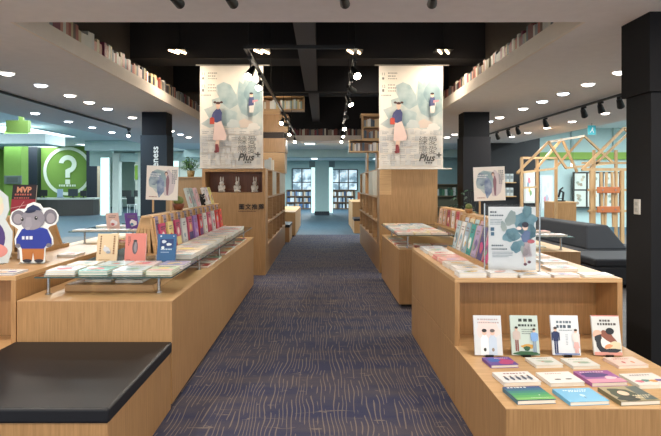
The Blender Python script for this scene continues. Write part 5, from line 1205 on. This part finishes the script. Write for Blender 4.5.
framed(pxx(602), pxx(620), Y, pzz(208), pzz(172), 'dark framed pair of pale sketches behind the leather strap frame', ['a8a08c', '8f9a8c', 'bfae96'], nx=1, nz=2, seed=6)
Y = 17.5
framed(pxx(524), pxx(535), 17.5, pzz(203), pzz(172), 'pale poster panel with small pink and yellow pictures on the black wall', ['d88a9a', 'd9c46a', '8aa4b4', '7aa06a'], fr='c9c9c4', seed=9, bg='dfe0dc')
framed(pxx(540), pxx(553), 17.5, pzz(210), pzz(175), 'pale blue grey poster panel between the house frame posts', ['c8889a', '98a8b4', 'b8c0c8'], fr='b9c4c8', seed=13, bg='c5d0d4')
# white box shelves on black wall
for i, py in enumerate((176, 190)):
    x, _, z = W3(500, py+6, 17.6); t = thing('wall_shelf', (x, 17.7, z), 'small %s shelf with white boxes on the black wall' % ['upper', 'lower'][i], 'shelf', 'small shelves on the black wall'); mb = MB(); mb.box(-.05, .55, 0, .19, -.03, 0, OAKL); part(mb, 'board', t)
    for k in range(4):
        mb = MB((x+.05+.12*k, 17.72, z)); mb.box(x+.0+.12*k, x+.1+.12*k, 17.72, 17.85, z+.001, z+.26, P('b8c0c0')); mb.box(x+.01+.12*k, x+.09+.12*k, 17.715, 17.72, z+.1, z+.2, P('7a8488')); tag(mb.build('small_box'), 'pale box on the %s black wall shelf, %s from left' % (['upper', 'lower'][i], ordn[k]), 'box', 'boxes on the black wall shelves')
# cyan hanging sign + pendant lamp
t = thing('exit_sign', (W3(592, 130, 12)), 'small cyan exit sign hanging from the right ceiling', 'sign')
mb = MB(); mb.box(-.08, .08, 0, .03, -.1, .1, mat('3fa6b4', .5, emit=.25)); part(mb, 'panel', t); mb = MB(); mb.M = Matrix.Scale(.6, 4); mb.lay = 1; mb.STEP = .002; mb.fe(.02, .07, .025, .025, P('e8f6f8')); mb.fp([(-.03, -.02), (.04, -.02), (.03, .05), (-.01, .05)], P('e8f6f8')); mb.fp([(-.09, -.09), (-.06, -.09), (.0, -.02), (-.03, -.02)], P('e8f6f8')); mb.fp([(.01, -.02), (.04, -.02), (.07, -.10), (.04, -.10)], P('e8f6f8')); part(mb, 'running_figure', t)
mb = MB(); mb.cyl((0, .015, .10), (0, .015, 3.44-t.location.z), .008, METAL, 6); part(mb, 'rod', t)
x, y, z = W3(573, 165, 13.5); t = thing('pendant_lamp', (x, y, z), 'small warm bulb hanging inside the wooden house frame', 'lamp'); mb = MB(); mb.ell((0, 0, 0), (.05, .05, .06), mat('ffd9a0', .5, emit=12)); part(mb, 'bulb', t); mb = MB(); mb.cyl((0, 0, .05), (0, 0, .60), .004, BLACK, 6); part(mb, 'cord', t)

# ------------------------------------------------------------------ room light
w = bpy.data.worlds.new('world'); sc.world = w; w.use_nodes = True
w.node_tree.nodes['Background'].inputs[0].default_value = (.90, .93, .95, 1); w.node_tree.nodes['Background'].inputs[1].default_value = 1.15
# ceiling lamps of the bright outer zones (panels under the high ceilings; aisle-end ones added)
PANEL = mat('eafaff', .5, emit=1.6, name='ceiling_panel')
def panel(x0, x1, y0, y1, z, label, power):
    t = thing('ceiling_panel_light', ((x0+x1)/2, (y0+y1)/2, z), label, 'ceiling light', 'bright ceiling panels'); a, b = (x1-x0)/2, (y1-y0)/2
    mb = MB(); mb.box(-a-.05, a+.05, -b-.05, b+.05, -.04, 0, P('c9d6d8')); part(mb, 'frame', t)
    mb = MB(); mb.box(-a, a, -b, b, -.05, -.041, PANEL); part(mb, 'diffuser', t)
    area(((x0+x1)/2, (y0+y1)/2, z-.06), x1-x0, power, (.86, .97, 1), shape='RECTANGLE', sy=y1-y0)
for i, (x, l) in enumerate(((-15.5, 'far left'), (-11.8, 'middle left'), (-8.2, 'inner left'))):
    for j, (y, m_) in enumerate(((12.5, 'near'), (18.5, 'central'), (24.5-2.5, 'rear'))):
        if j == 2: y = 26.8
        panel(x, x+1.8, y, y+4.2, 3.45, 'long bright ceiling panel in the %s %s part of the desk hall' % (l, m_), 115)
for i, (x, l) in enumerate(((7.6, 'inner'), (10.4, 'outer'))):
    for j, (y, m_) in enumerate(((7, 'near'), (13, 'rear'))):
        panel(x, x+.9, y, y+4.2, 3.45, 'long bright ceiling panel in the %s %s part of the right zone' % (l, m_), 190)
for i, (x, l) in enumerate(((-4, 'left'), (-.6, 'centre'), (2.9, 'right'))):  # made-up panels, added to brighten the far end of the aisle
    panel(x, x+.35, 18.2, 20.0, 2.95, 'added ceiling panel beyond the far ledge, ' + l, 120); panel(x, x+.35, 29, 32, 2.95, 'added ceiling panel near the far windows, ' + l, 140)
# added unseen fill downlights behind / above the camera (the hall goes on behind it)
for i, (x, y, l) in enumerate(((-3.4, 1.0, 'far left over the camera'), (-1.2, 1.0, 'inner left over the camera'), (1.2, 1.0, 'inner right over the camera'), (3.4, 1.0, 'far right over the camera'), (-2.3, 3.0, 'left, just before the opening'), (2.3, 3.0, 'right, just before the opening'), (0, -1.0, 'rearmost behind the camera'))):
    downlight(x, y, 2.8, 'added fill downlight in the near ceiling, ' + l, True, 26, 'added fill downlights in the near ceiling')

# ------------------------------------------------------------------ beyond the 300 largest books in view, the rest are one object
def shown(o):
    c = o.matrix_world.translation; d = max(c.y, .5)
    a = sorted(max(o.dimensions[i], .001) for i in range(3))
    px, py = 322 + F*c.x/d, 184 - F*(c.z-1.5)/d
    inside = -10 < px < 671 and -10 < py < 446
    return (a[2]*a[1]/d/d) * (1 if inside else .01)
bpy.context.view_layer.update()
bks = sorted([o for o in C.objects if o.parent is None and o.get('category') == 'book' and o.type == 'MESH'], key=shown, reverse=True)
rest = bks[300:]
vs, fs, ms, mi = [], [], [], []
for o in rest:
    for q in [o] + list(o.children):
        b = len(vs); mw = q.matrix_world
        vs += [tuple(mw @ v.co) for v in q.data.vertices]
        sl = []
        for m in q.data.materials:
            if m not in ms: ms.append(m)
            sl.append(ms.index(m))
        for p in q.data.polygons: fs.append([b+i for i in p.vertices]); mi.append(sl[p.material_index])
if rest:
    me = bpy.data.meshes.new('small_books'); me.from_pydata(vs, [], fs)
    for m in ms: me.materials.append(m)
    for p, i in zip(me.polygons, mi): p.material_index = i
    ob = bpy.data.objects.new('small_books', me); C.objects.link(ob)
    tag(ob, 'small distant books filling the ceiling ledges, high boxes and bookcase compartments', 'books'); ob['kind'] = 'stuff'
    for o in rest:
        for q in list(o.children): bpy.data.objects.remove(q)
        bpy.data.objects.remove(o)
